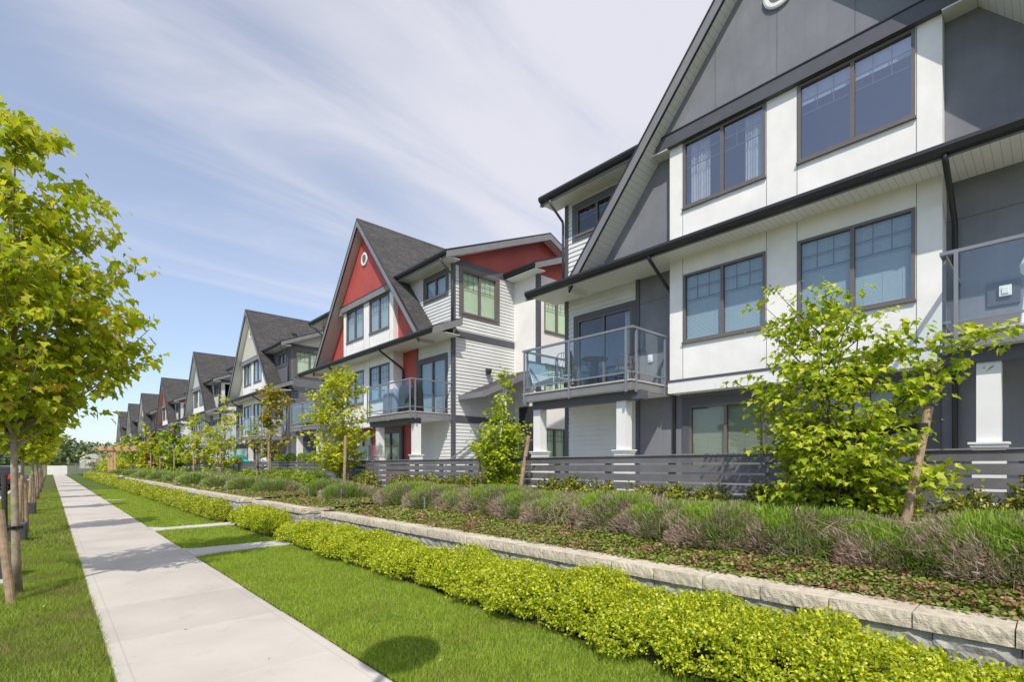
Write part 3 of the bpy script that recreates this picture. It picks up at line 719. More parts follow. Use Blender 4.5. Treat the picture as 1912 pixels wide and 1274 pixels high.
M_conc2 = groundmat("old_concrete", [(0.46, 0.44, 0.41), (0.52, 0.50, 0.465), (0.57, 0.55, 0.51)], 1.5, 40, 0.15)
M_kerb = M_conc2

YS = [-20, 0, 15, 30, 60, 90, 130]
b = MB()
for a, c in zip([-300, -20, 130], [-20, 130, 1500]): b.poly([(-900, a, g(a)-0.34), (1200, a, g(a)-0.34), (1200, c, g(c)-0.34), (-900, c, g(c)-0.34)])
tag(b.build('ground', M_farg), kind='structure')
sheet('road', -10.0, -1.90, YS, -0.15, M_road)
b = MB()
for a, c in zip(YS[:-1], YS[1:]): b.add([(x, y, g(y)+z) for y in (a, c) for x, z in ((-1.9, -0.2), (-1.9, -0.01), (-1.75, 0.0), (-1.75, -0.2))], [(0, 1, 5, 4), (1, 2, 6, 5), (2, 3, 7, 6)])
tag(b.build('kerb', M_kerb), kind='structure')
sheet('verge_edge_soil', 0.325, 0.356, YS, -0.012, M_soil)
sheet('grass_verge', -1.75, 0.325, YS, 0.0, M_turf2)
sheet('far_pavement', -14, -10.0, YS, 0.0, M_conc2)
sheet('lawn_edge_soil', 1.842, 1.875, YS, -0.012, M_soil)
sheet('lawn', 1.875, 3.50, YS, 0.0, M_turf)
sheet('hedge_bed_soil', 3.50, 4.62, YS, -0.012, M_soil, thick=0)
# sidewalk in 1.5 m bays with tooled joints and a smooth border
def sidewalk_mat():
    m, N, L, p = newmat("sidewalk_slab")
    src = M_conc
    for nd in list(N): N.remove(nd)
    # rebuild from scratch: concrete with a smooth, slightly paler border band and faint stains
    o = N.new("ShaderNodeOutputMaterial"); p = N.new("ShaderNodeBsdfPrincipled"); L.new(p.outputs[0], o.inputs[0])
    t = N.new("ShaderNodeTexCoord"); s_ = N.new("ShaderNodeSeparateXYZ"); L.new(t.outputs['Object'], s_.inputs[0])
    n1_ = N.new("ShaderNodeTexNoise"); n1_.inputs['Scale'].default_value = 0.9; n1_.inputs['Detail'].default_value = 6; L.new(t.outputs['Object'], n1_.inputs['Vector'])
    mp = N.new("ShaderNodeMapping"); mp.inputs['Scale'].default_value = (6, 90, 1); L.new(t.outputs['Object'], mp.inputs[0])
    n2_ = N.new("ShaderNodeTexNoise"); n2_.inputs['Scale'].default_value = 1.0; n2_.inputs['Detail'].default_value = 3; L.new(mp.outputs[0], n2_.inputs['Vector'])   # broom finish across the walk
    n3_ = N.new("ShaderNodeTexNoise"); n3_.inputs['Scale'].default_value = 130; n3_.inputs['Detail'].default_value = 2; L.new(t.outputs['Object'], n3_.inputs['Vector'])
    r = N.new("ShaderNodeValToRGB"); e = r.color_ramp.elements; e[0].position = 0.3; e[0].color = (0.445, 0.41, 0.37, 1); e[1].position = 0.7; e[1].color = (0.55, 0.513, 0.465, 1); L.new(n1_.outputs['Fac'], r.inputs[0])
    ds = N.new("ShaderNodeMath"); ds.operation = 'SUBTRACT'; ds.inputs[1].default_value = 1.10; L.new(s_.outputs[0], ds.inputs[0])
    ab = N.new("ShaderNodeMath"); ab.operation = 'ABSOLUTE'; L.new(ds.outputs[0], ab.inputs[0])
    bd = N.new("ShaderNodeMath"); bd.operation = 'GREATER_THAN'; bd.inputs[1].default_value = 0.645; L.new(ab.outputs[0], bd.inputs[0])
    ln1 = N.new("ShaderNodeMath"); ln1.operation = 'COMPARE'; ln1.inputs[1].default_value = 0.645; ln1.inputs[2].default_value = 0.006; L.new(ab.outputs[0], ln1.inputs[0])
    mi = N.new("ShaderNodeMixRGB"); mi.blend_type = 'MULTIPLY'; mi.inputs['Color2'].default_value = (0.86, 0.85, 0.83, 1); L.new(ln1.outputs[0], mi.inputs['Fac']); L.new(r.outputs[0], mi.inputs['Color1'])
    mr = N.new("ShaderNodeMapRange"); mr.inputs['To Min'].default_value = 0.93; mr.inputs['To Max'].default_value = 1.07; L.new(n3_.outputs['Fac'], mr.inputs['Value'])
    mm = N.new("ShaderNodeMixRGB"); mm.blend_type = 'MULTIPLY'; mm.inputs['Fac'].default_value = 1; L.new(mi.outputs[0], mm.inputs['Color1']); L.new(mr.outputs[0], mm.inputs['Color2'])
    # each bay was poured on its own, and a few stains have soaked in
    ge = N.new("ShaderNodeNewGeometry"); ri_ = N.new("ShaderNodeMapRange"); ri_.inputs['To Min'].default_value = 0.93; ri_.inputs['To Max'].default_value = 1.05; L.new(ge.outputs['Random Per Island'], ri_.inputs['Value'])
    n4_ = N.new("ShaderNodeTexNoise"); n4_.inputs['Scale'].default_value = 2.3; n4_.inputs['Detail'].default_value = 8; n4_.inputs['Roughness'].default_value = 0.65; L.new(t.outputs['Object'], n4_.inputs['Vector'])
    st_ = N.new("ShaderNodeMapRange"); st_.inputs['From Min'].default_value = 0.56; st_.inputs['From Max'].default_value = 0.74; st_.inputs['To Min'].default_value = 1.0; st_.inputs['To Max'].default_value = 0.86; L.new(n4_.outputs['Fac'], st_.inputs['Value'])
    m5 = N.new("ShaderNodeMath"); m5.operation = 'MULTIPLY'; L.new(ri_.outputs[0], m5.inputs[0]); L.new(st_.outputs[0], m5.inputs[1])
    m6 = N.new("ShaderNodeMixRGB"); m6.blend_type = 'MULTIPLY'; m6.inputs['Fac'].default_value = 1; L.new(mm.outputs[0], m6.inputs['Color1']); L.new(m5.outputs[0], m6.inputs['Color2'])
    L.new(m6.outputs[0], p.inputs['Base Color']); p.inputs['Roughness'].default_value = 0.85; p.inputs['Specular IOR Level'].default_value = 0.3
    inv = N.new("ShaderNodeMath"); inv.operation = 'SUBTRACT'; inv.inputs[0].default_value = 1; L.new(bd.outputs[0], inv.inputs[1])
    ht = N.new("ShaderNodeMath"); ht.operation = 'MULTIPLY'; L.new(n2_.outputs['Fac'], ht.inputs[0]); L.new(inv.outputs[0], ht.inputs[1])
    b = N.new("ShaderNodeBump"); b.inputs['Strength'].default_value = 0.25; b.inputs['Distance'].default_value = 0.006; L.new(ht.outputs[0], b.inputs['Height']); L.new(b.outputs[0], p.inputs['Normal'])
    return m
M_slab = sidewalk_mat()
b = MB(); y = -3.35
while y < 112:
    L_ = 1.5; deep = int(round((y+3.35)/1.5)) % 2 == 0; gp = 0.004 if deep else 0.002; c_ = 0.009 if deep else 0.005
    x0, x1 = 0.36, 1.84; ya, yb = y+gp, y+L_-0.003
    z = lambda yy: g(yy)+0.018
    top = [(x0+0.02, ya+c_, z(ya)), (x1-0.02, ya+c_, z(ya)), (x1-0.02, yb-c_, z(yb)), (x0+0.02, yb-c_, z(yb))]
    rim = [(x0, ya, z(ya)-c_), (x1, ya, z(ya)-c_), (x1, yb, z(yb)-c_), (x0, yb, z(yb)-c_)]
    low = [(p[0], p[1], p[2]-0.15) for p in rim]
    b.add(top+rim+low, [(0, 1, 2, 3)]+[(4+i, 4+(i+1) % 4, (i+1) % 4, i) for i in range(4)]+[(8+i, 8+(i+1) % 4, 4+(i+1) % 4, 4+i) for i in range(4)])
    y += L_
tag(b.build('sidewalk', M_slab), kind='structure')
# stub paths across the lawn
def stub(name, pts):
    b = MB(); top = [(x, y, g(y)+0.016) for x, y in pts]; b.poly(top)
    n = len(top)
    for i in range(n): j = (i+1) % n; b.poly([top[i], top[j], (*top[j][:2], top[j][2]-0.1), (*top[i][:2], top[i][2]-0.1)])
    tag(b.build(name, M_conc2), kind='structure')
stub('lawn_path', [(1.845, 10.02), (2.05, 10.13), (3.1, 10.36), (3.5, 10.28), (3.75, 10.12), (4.5, 10.1), (4.5, 11.0), (3.8, 11.02), (3.4, 11.0), (2.1, 11.08), (1.845, 11.22)])
stub('second_lawn_path', [(1.845, 14.62), (2.1, 14.72), (3.3, 14.8), (3.7, 14.55), (4.1, 14.5), (4.1, 15.55), (3.5, 15.45), (2.1, 15.32), (1.845, 15.72)])
stub('third_lawn_path', [(1.845, 28.9), (2.6, 28.95), (2.6, 29.3), (1.845, 29.5)])
for i, (px_, py_, w) in enumerate([(3.66, 33.8, 0.5), (3.62, 29.0, 0.9), (3.6, 46.5, 0.9), (3.62, 55.5, 1.0)]):
    m = MB(); m.box(px_-0.14, px_+0.14, py_-w/2, py_+w/2, g(py_)-0.05, g(py_)+0.03)
    tag(m.build('edging_slab', M_conc2), ['flat concrete slab at the foot of the far hedge, nearest but one', 'flat concrete slab at the foot of the hedge, nearest to the camera', 'flat concrete slab at the hedge foot, second from the far end', 'farthest flat concrete slab along the hedge foot'][i], 'slab', 'slabs along the hedge foot')

# ------------------------------------------------------------ retaining wall with block courses and capstones
RUNS = [(4.60, -3.0, 11.52, 0.506), (4.16, 11.53, 15.28, 0.600), (3.84, 15.29, 26.9, 0.672), (3.72, 26.91, 76, 0.735)]
def capz(c, Y): return c-0.006*Y
def wx(Y):
    for x, a, b_, c in RUNS:
        if Y < b_: return x, c
    return RUNS[-1][0], RUNS[-1][3]
M_cap = mat("buff_capstone", (0.55, 0.485, 0.385), 0.9, 0.18, 14, 0.9, 70, var2=0.1, scale2=1.7)
M_blk = mat("grey_split_block", (0.40, 0.39, 0.375), 0.9, 0.3, 10, 1.0, 40, var2=0.12, scale2=2)
rw = empty('retaining_wall', (4.6, 5, 0.0), 'long low retaining wall of grey split blocks under buff capstones beside the yellow hedge', 'retaining wall')
rnd = np.random.RandomState(5)
def rough_block(V, Fc, P, w, h, amp, nx, nz):
    """split-faced front: P(a,z,d)"""
    b0 = len(V); dd = rnd.uniform(-amp, amp, (nz+1, nx+1))
    dd[0, :] -= amp*0.8; dd[-1, :] -= amp*0.8; dd[:, 0] -= amp*1.2; dd[:, -1] -= amp*1.2
    for j in range(nz+1):
        for i in range(nx+1): V.append(P(w*i/nx, h*j/nz, dd[j, i]))
    for j in range(nz):
        for i in range(nx): k = b0+j*(nx+1)+i; Fc.append((k, k+1, k+nx+2, k+nx+1))
for ri, (x, ya, yb, c) in enumerate(RUNS):
    cap = MB(); blk = MB(); y = ya; nx = 9 if ri == 0 else (5 if ri < 3 else 2); nz = 3 if ri < 3 else 1
    xin = 0.34
    while y < yb-0.02:
        L_ = min(0.53 if ri < 3 else 1.06, yb-y); z1 = lambda yy: capz(c, yy)
        e = 0.004
        rough_block(cap.v, cap.f, lambda a, z, d, y=y: (x-d, y+e+a, capz(c, y+a)-0.118+z), L_-2*e, 0.118, 0.0045, nx*2 if ri == 0 else nx, nz)
        k = len(cap.v)
        zj = rnd.uniform(-0.004, 0.003)
        cap.add([(x+0.012, y+e, z1(y)+zj), (x+xin, y+e, z1(y)+zj), (x+xin, y+L_-e, z1(y+L_)+zj), (x+0.012, y+L_-e, z1(y+L_)+zj), (x+0.012, y+e, z1(y)-.118), (x+xin, y+e, z1(y)-.118), (x+xin, y+L_-e, z1(y+L_)-.118), (x+0.012, y+L_-e, z1(y+L_)-.118)],
                [(0, 1, 2, 3), (0, 4, 5, 1), (3, 2, 6, 7), (1, 5, 6, 2), (4, 7, 6, 5)])
        y += L_
    for row in range(4):
        y = ya-(0.2 if row % 2 else 0.0)
        while y < yb-0.02:
            L_ = min(0.45 if ri < 3 else 0.9, yb-y); y0_ = max(y, ya)
            z0_ = lambda yy, row=row: capz(c, yy)-0.118-0.152*(row+1)
            if z0_(y) > g(y)-0.2 and y+L_-y0_ > 0.02:
                rough_block(blk.v, blk.f, lambda a, z, d, y0_=y0_, z0_=z0_: (x+0.035-d, y0_+0.003+a, z0_(y0_+a)+0.002+z), y+L_-y0_-0.006, 0.147, 0.012, max(nx-2, 2), nz)
            y += L_
    blk.box(x+0.05, x+0.3, ya, yb, -0.8, capz(c, yb)-0.12)
    cap.build('cap_course', M_cap, rw, (4.6, 5, 0)); blk.build('block_course', M_blk, rw, (4.6, 5, 0))
    if ri:  # return face towards the camera, where the wall steps back
        xp = RUNS[ri-1][0]; ret = MB()
        rough_block(ret.v, ret.f, lambda a, z, d: (x+0.01+a, ya-0.004-d, capz(c, ya)-0.118+z), xp-x+0.34, 0.118, 0.008, 8, 3)
        ret.add([(x+0.012, ya-0.002, capz(c, ya)-0.002), (xp+0.9, ya-0.002, capz(c, ya)-0.002), (xp+0.9, ya+0.34, capz(c, ya)-0.002), (x+0.012, ya+0.34, capz(c, ya)-0.002)], [(0, 1, 2, 3)])
        ret.build('cap_return', M_cap, rw, (4.6, 5, 0))
        r2 = MB()
        for row in range(3):
            rough_block(r2.v, r2.f, lambda a, z, d, row=row: (x+0.03+a, ya+0.02-d, capz(c, ya)-0.27-0.15*row+z), xp-x+0.2, 0.147, 0.01, 6, 3)
        r2.build('block_return', M_blk, rw, (4.6, 5, 0))

# planted terrace between wall and fence, then the patio level
def bedz(X, Y):
    x, c = wx(Y); t = min(max((X-(x+0.3))/(8.0-x-0.3), 0), 1)
    return (capz(c, Y)-0.03)*(1-t)+(0.70+g(Y))*t+0.02*math.sin(Y*1.7+X*2.1)*min(t*3, 1)
b = MB(); ny = 150; nx_ = 10; ys_ = [-3+79*i/ny for i in range(ny+1)]
for i, y in enumerate(ys_):
    x, c = wx(y)
    for k in range(nx_+1): X = x+0.3+(8.3-x-0.3)*k/nx_; b.v.append((X, y, bedz(X, y)))
for i in range(ny):
    for k in range(nx_): q = i*(nx_+1)+k; b.f.append((q, q+1, q+nx_+2, q+nx_+1))
tag(b.build('planting_bed_soil', M_soil, smooth=True), kind='structure')
sheet('patio', 8.3, 60, YS, 0.70, M_yard)

# ------------------------------------------------------------ slatted fences
def ftop(Y): return 1.76-0.008*Y if Y < 22 else 1.584-0.0045*(Y-22)
def fence(y0, y1, label, posts):
    r = empty('slat_fence', (8.0, (y0+y1)/2, bedz(8.0, (y0+y1)/2)), label, 'fence', 'grey slat fences in front of the town houses')
    off = tuple(r.location)
    for k in range(7):
        d0 = 0.022+0.163*k; m = MB()
        jz = random.Random(k*7+int(y0)).uniform(-0.003, 0.003)
        n = max(1, int((y1-y0)/3.6)); 
        for i in range(n):
            a = y0+(y1-y0)*i/n+0.003; c = y0+(y1-y0)*(i+1)/n-0.003
            z = lambda yy: ftop(yy)-d0+jz
            m.add([(x, yy, z(yy)+h) for yy in (a, c) for x in (7.985, 8.015) for h in (-0.129, 0)], BF)
        m.build('board', M_fence, r, off)
    m = MB(); z = lambda yy: ftop(yy)
    m.add([(x, yy, z(yy)+h) for yy in (y0, y1) for x in (7.955, 8.075) for h in (-0.02, 0.0)], BF); m.build('top_rail', M_fasc, r, off)
    for p in posts:
        m = MB(); m.box(8.017, 8.107, p-0.045, p+0.045, bedz(8.1, p)-0.1, ftop(p)-0.022); m.build('post', M_fence, r, off)
fence(-1.8, 15.45, 'long grey slat fence behind the bushy green maple, in front of the nearest town house', [-1.2, 0.24, 1.6, 2.96, 4.59, 5.96, 7.3, 8.61, 10.33, 11.67, 12.95, 14.39])
fence(15.62, 33.0, 'grey slat fence in front of the red-gabled town house, behind the second slim maple', [15.7+1.5*i for i in range(12)])
fence(33.2, 50.5, 'grey slat fence in front of the cream-gabled town house', [33.3+1.55*i for i in range(12)])
fence(50.7, 68, 'grey slat fence in front of the fourth town house, beyond the slim trees', [50.8+1.9*i for i in range(10)])
fence(68.2, 88, 'farthest grey slat fence, beside the timber pergola', [68.3+2.4*i for i in range(9)])
# ------------------------------------------------------------ vegetation
def unit(a): return a/np.maximum(np.linalg.norm(a, axis=-1, keepdims=True), 1e-9)
T_LEAF = np.array([(0, 0, 0), (0.30, 0.42, 0.05), (0, 1, -0.08), (-0.30, 0.42, 0.05)])
T_ROUND = np.array([(0, 0, 0), (0.42, 0.25, 0.06), (0.40, 0.75, 0.04), (0, 1, 0), (-0.40, 0.75, 0.04), (-0.42, 0.25, 0.06)])
_h = [(0, 0), (0.16, 0.02), (0.46, -0.04), (0.36, 0.20), (0.62, 0.44), (0.31, 0.50), (0.24, 0.66), (0, 1.05)]
T_MAPLE = [np.array([(sx*x, y, 0.16*abs(x)-0.30*y*y) for x, y in _h]) for sx in (1, -1)]
_h2 = [(0, 0), (0.48, 0.0), (0.30, 0.30), (0.42, 0.5), (0, 1.0)]
T_MAPLE_LO = [np.array([(sx*x, y, 0.1*abs(x)-0.25*y*y) for x, y in _h2]) for sx in (1, -1)]

def leaf_mesh(name, P, tip, nrm, size, tmpl, m, parent=None, loc=(0, 0, 0)):
    """one mesh of many leaves; tip = direction of the leaf blade, nrm = rough face normal"""
    if not isinstance(tmpl, list): tmpl = [tmpl]
    t = unit(tip); b = unit(np.cross(t, nrm)); n = np.cross(b, t); size = np.broadcast_to(size, (len(P),))
    k = len(tmpl[0]); Vs = []
    for tp in tmpl:
        Vs.append(P[:, None, :]+size[:, None, None]*(tp[None, :, 0:1]*b[:, None, :]+tp[None, :, 1:2]*t[:, None, :]+tp[None, :, 2:3]*n[:, None, :]))
    if len(tmpl) == 1:
        V = Vs[0].reshape(-1, 3); F = np.arange(len(V)).reshape(-1, k)
    else:   # two halves share the midrib so that one leaf is one island
        A, B = Vs; V = np.concatenate([A, B[:, 1:-1]], 1); nv = V.shape[1]
        fa = np.arange(k); fb_ = np.array([0]+list(range(k, 2*k-2))+[k-1])[::-1]
        base = (np.arange(len(P))*nv)[:, None]
        F = np.concatenate([base+fa[None], base+fb_[None]], 0); V = V.reshape(-1, 3)
    return npmesh(name, V-np.array(loc), F, m, parent)

def rdir(rs, n, up=0.3):
    d = rs.normal(size=(n, 3)); d[:, 2] = np.abs(d[:, 2])*0.6+up; return unit(d)

L_STREET = leafmat("street_maple_leaf", [(0.22, 0.32, 0.018), (0.39, 0.49, 0.028), (0.56, 0.61, 0.05), (0.70, 0.63, 0.09), (0.74, 0.42, 0.13)], pos=(0, 0.35, 0.75, 0.97, 1.0), trans=0.55, tscale=(1.25, 1.2, 0.5))
L_VINE = leafmat("garden_maple_leaf", [(0.16, 0.25, 0.014), (0.34, 0.43, 0.022), (0.53, 0.58, 0.04), (0.68, 0.68, 0.08)], trans=0.4)
L_YEL = leafmat("yellow_maple_leaf", [(0.22, 0.28, 0.015), (0.42, 0.48, 0.025), (0.62, 0.62, 0.05), (0.70, 0.62, 0.09)], trans=0.4)
L_RUST = leafmat("bronze_maple_leaf", [(0.16, 0.18, 0.02), (0.30, 0.31, 0.03), (0.46, 0.40, 0.05), (0.55, 0.32, 0.09)], trans=0.35)
L_HEDGE = leafmat("golden_hedge_leaf", [(0.16, 0.24, 0.012), (0.36, 0.45, 0.022), (0.58, 0.62, 0.035), (0.78, 0.76, 0.08)], trans=0.35, rough=0.4, tscale=(1.25, 1.25, 0.6))
L_HEDGE2 = leafmat("far_hedge_leaf", [(0.17, 0.24, 0.016), (0.34, 0.40, 0.025), (0.50, 0.52, 0.045), (0.62, 0.58, 0.08)], trans=0.3, rough=0.45)
L_HEATH = leafmat("heather_shoot", [(0.12, 0.22, 0.014), (0.22, 0.37, 0.022), (0.34, 0.50, 0.05), (0.48, 0.60, 0.12)], trans=0.3, rough=0.6,
                  patch=([(0.24, 0.14, 0.12), (0.44, 0.30, 0.27), (0.55, 0.42, 0.38), (0.64, 0.54, 0.50)], 2.1, 0.475, 0.26))
L_LAV = leafmat("lavender_shoot", [(0.10, 0.18, 0.02), (0.20, 0.32, 0.04), (0.32, 0.44, 0.09), (0.46, 0.54, 0.18)], trans=0.3, rough=0.6,
                patch=([(0.30, 0.24, 0.16), (0.50, 0.40, 0.32), (0.58, 0.50, 0.42)], 1.3, 0.58, 0.1))
L_COVER = leafmat("ground_cover_leaf", [(0.084, 0.156, 0.018), (0.180, 0.264, 0.036), (0.300, 0.372, 0.060), (0.360, 0.240, 0.096)], trans=0.25, rough=0.5,
                  patch=([(0.18, 0.09, 0.045), (0.32, 0.18, 0.09), (0.40, 0.27, 0.15), (0.46, 0.33, 0.2)], 3.4, 0.61))
L_PIER = leafmat("fence_shrub_leaf", [(0.049, 0.077, 0.014), (0.126, 0.168, 0.021), (0.308, 0.322, 0.035), (0.560, 0.490, 0.070)], trans=0.2, rough=0.3)
L_BUSH = leafmat("green_bush_leaf", [(0.10, 0.18, 0.010), (0.21, 0.32, 0.015), (0.35, 0.44, 0.025), (0.48, 0.54, 0.05)], trans=0.3, rough=0.4)
L_GRASS = leafmat("lawn_blade", [(0.18, 0.26, 0.022), (0.29, 0.40, 0.030), (0.40, 0.51, 0.050), (0.56, 0.62, 0.14)], trans=0.35, rough=0.5,
                  patch=([(0.20, 0.26, 0.02), (0.44, 0.46, 0.08), (0.52, 0.50, 0.15)], 1.5, 0.70))
L_VERGE = leafmat("verge_blade", [(0.13, 0.20, 0.018), (0.23, 0.33, 0.03), (0.34, 0.44, 0.055), (0.50, 0.52, 0.15)], trans=0.35, rough=0.55,
                  patch=([(0.16, 0.19, 0.03), (0.32, 0.31, 0.09), (0.40, 0.34, 0.14)], 1.1, 0.64))
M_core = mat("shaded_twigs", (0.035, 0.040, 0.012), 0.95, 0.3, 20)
M_strap = mat("black_rubber_strap", (0.012, 0.012, 0.013), 0.5, 0.1, 5)

# grass blades ---------------------------------------------------------------
def blades(name, xf, y0, y1, dens, hgt, wid, m, seed, edge=0.0):
    rs = np.random.RandomState(seed); n = int((y1-y0)*(xf[1]-xf[0])*dens)
    X = rs.uniform(xf[0]-edge, xf[1]+edge, n); Y = rs.uniform(y0, y1, n)
    for a, c, pol in STUBS:
        k = ~((Y > a+0.03) & (Y < c-0.03) & (X > 1.5) & (pol)); X, Y = X[k], Y[k]
    n = len(X); ang = rs.uniform(0, 2*np.pi, n); h = hgt*rs.uniform(0.5, 1.25, n)*(1+0.25*np.sin(X*5.1+Y*2.3)*np.sin(Y*3.7-X))
    lean = rs.normal(0, 0.45, (n, 2))*h[:, None]
    w = wid*rs.uniform(0.7, 1.3, n); Z = -0.006*np.clip(Y, -20, 130)
    a = np.stack([X-np.cos(ang)*w/2, Y-np.sin(ang)*w/2, Z], 1); b_ = np.stack([X+np.cos(ang)*w/2, Y+np.sin(ang)*w/2, Z], 1)
    c = np.stack([X+lean[:, 0], Y+lean[:, 1], Z+h], 1)
    V = np.stack([a, b_, c], 1).reshape(-1, 3); F = np.arange(len(V)).reshape(-1, 3)
    o = npmesh(name, V, F, m); tag(o, kind='stuff'); return o
STUBS = [(10.2, 11.05, True), (14.72, 15.4, True), (28.95, 29.2, True)]
blades('lawn_grass', (1.87, 3.50), 1.6, 13.0, 9500, 0.040, 0.0042, L_GRASS, 1, 0.02)
STUBS2 = STUBS
blades('far_lawn_grass', (1.87, 3.50), 13.0, 42.0, 1900, 0.042, 0.010, L_GRASS, 2, 0.02)
blades('verge_grass', (-1.3, 0.35), 2.8, 13.0, 7500, 0.048, 0.0045, L_VERGE, 3, 0.02)
blades('far_verge_grass', (-1.7, 0.35), 13.0, 42.0, 1500, 0.05, 0.011, L_VERGE, 4, 0.02)

# hedge ----------------------------------------------------------------------
def hedge(name, y0, y1, x0, x1, h, label, nsprig, leaf, m, seed, per=11, lump=0.10, gaps=0.25, zf=None):
    rs = np.random.RandomState(seed); cx_ = (x0+x1)/2; loc = (cx_, (y0+y1)/2, g((y0+y1)/2))
    ph = rs.uniform(0, 6, 6)
    def rad(th, y):  # cross-section scale, lumpy along the hedge
        return 1+lump*(np.sin(y*3.1+ph[0]+th*1.3)+np.sin(y*5.7+ph[1]-th*2.1)*0.8+np.sin(y*9.3+ph[2]+th*3)*0.55+0.5*np.sin(y*1.3+ph[3]))
    hw = (x1-x0)/2
    root = empty(name, loc, label, 'hedge', 'low yellow-green hedges along the lawn')
    # shaded twig core
    m_ = MB(); n = int((y1-y0)*7)+2; K = 12
    for i in range(n+1):
        y = y0+0.08+(y1-y0-0.16)*i/n; e = min(1, (min(i, n-i)/2.0+0.3))
        for k in range(K):
            th = math.pi*k/(K-1); r = 0.66*rad(np.array(th), np.array(y))*(e**0.5 if e < 1 else 1)
            m_.v.append((cx_-hw*math.copysign(abs(math.cos(th))**0.7, math.cos(th))*r, y, g(y)+0.01+h*abs(math.sin(th))**0.7*r*0.97))
    for i in range(n):
        for k in range(K-1): q = i*K+k; m_.f.append((q, q+1, q+K+1, q+K))
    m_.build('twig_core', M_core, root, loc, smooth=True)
    Y = rs.uniform(y0, y1, nsprig); th = np.arccos(rs.uniform(-1, 1, nsprig)*0.995); th = np.where(rs.rand(nsprig) < 0.7, rs.uniform(0.06, np.pi*0.97, nsprig), th)
    gp_ = np.sin(Y*8.3+ph[4]+th*2.0)*np.sin(Y*3.9-th*3.7+ph[5]); kp = ~((gp_ < -0.50) & (rs.rand(nsprig) < 0.72)); Y = Y[kp]; th = th[kp]; nsprig = len(Y)
    endf = np.clip(np.minimum(Y-y0, y1-Y)/0.30, 0.03, 1)**0.5
    r = rad(th, Y)*(0.73+0.32*rs.rand(nsprig)**0.8)*endf
    c_, s_ = np.cos(th), np.sin(th)
    C = np.stack([cx_-hw*np.sign(c_)*np.abs(c_)**0.7*r, Y, -0.006*Y+0.03+h*np.abs(s_)**0.7*r], 1)
    out = unit(np.stack([-c_*0.9, rs.normal(0, 0.25, nsprig), s_*1.0+0.25], 1)+rs.normal(0, 0.22, (nsprig, 3)))
    P = np.repeat(C, per, 0); O = np.repeat(out, per, 0); n = len(P)
    tt = np.tile(np.linspace(-0.6, 1.0, per), nsprig)
    P = P+O*(tt*leaf*2.4)[:, None]+rs.normal(0, leaf*0.32, (n, 3))
    tip = unit(O*0.7+rs.normal(0, 0.75, (n, 3))); nr = unit(O+rs.normal(0, 0.5, (n, 3)))
    keep = P[:, 2] > -0.006*P[:, 1]+0.01
    leaf_mesh('foliage', P[keep], tip[keep], nr[keep], (leaf*rs.uniform(0.55, 1.45, n))[keep], T_LEAF*np.array([1.15, 1, 1]), m, root, loc)
hedge('hedge', -0.6, 5.8, 3.38, 4.50, 0.36, 'nearest yellow-green hedge run, along the grey wall at the bottom right', 15500, 0.025, L_HEDGE, 11)
hedge('hedge', 5.6, 11.25, 3.42, 4.32, 0.34, 'yellow-green hedge run ending at the nearest stub path across the lawn', 9800, 0.027, L_HEDGE, 12)
hedge('hedge', 11.6, 14.75, 3.44, 4.02, 0.44, 'short yellow-green hedge clump between the two nearest stub paths', 5200, 0.030, L_HEDGE, 13, per=9, lump=0.11)
hedge('hedge', 15.75, 20.8, 3.30, 3.86, 0.42, 'green-yellow hedge just beyond the second stub path', 4200, 0.038, L_HEDGE2, 14, per=8, lump=0.12)
hedge('hedge', 20.9, 30.6, 3.34, 3.84, 0.42, 'mid-distance green-yellow hedge beside the stepped part of the wall', 4600, 0.048, L_HEDGE2, 15, per=7, lump=0.14)
hedge('hedge', 31.0, 46.0, 3.30, 3.74, 0.44, 'lumpy far hedge below the dark path lamp', 4200, 0.065, L_HEDGE2, 16, per=6, lump=0.16)
hedge('hedge', 46.3, 84.0, 3.30, 3.76, 0.46, 'farthest hedge run, narrowing towards the end of the lawn', 4500, 0.10, L_HEDGE2, 17, per=6, lump=0.16)

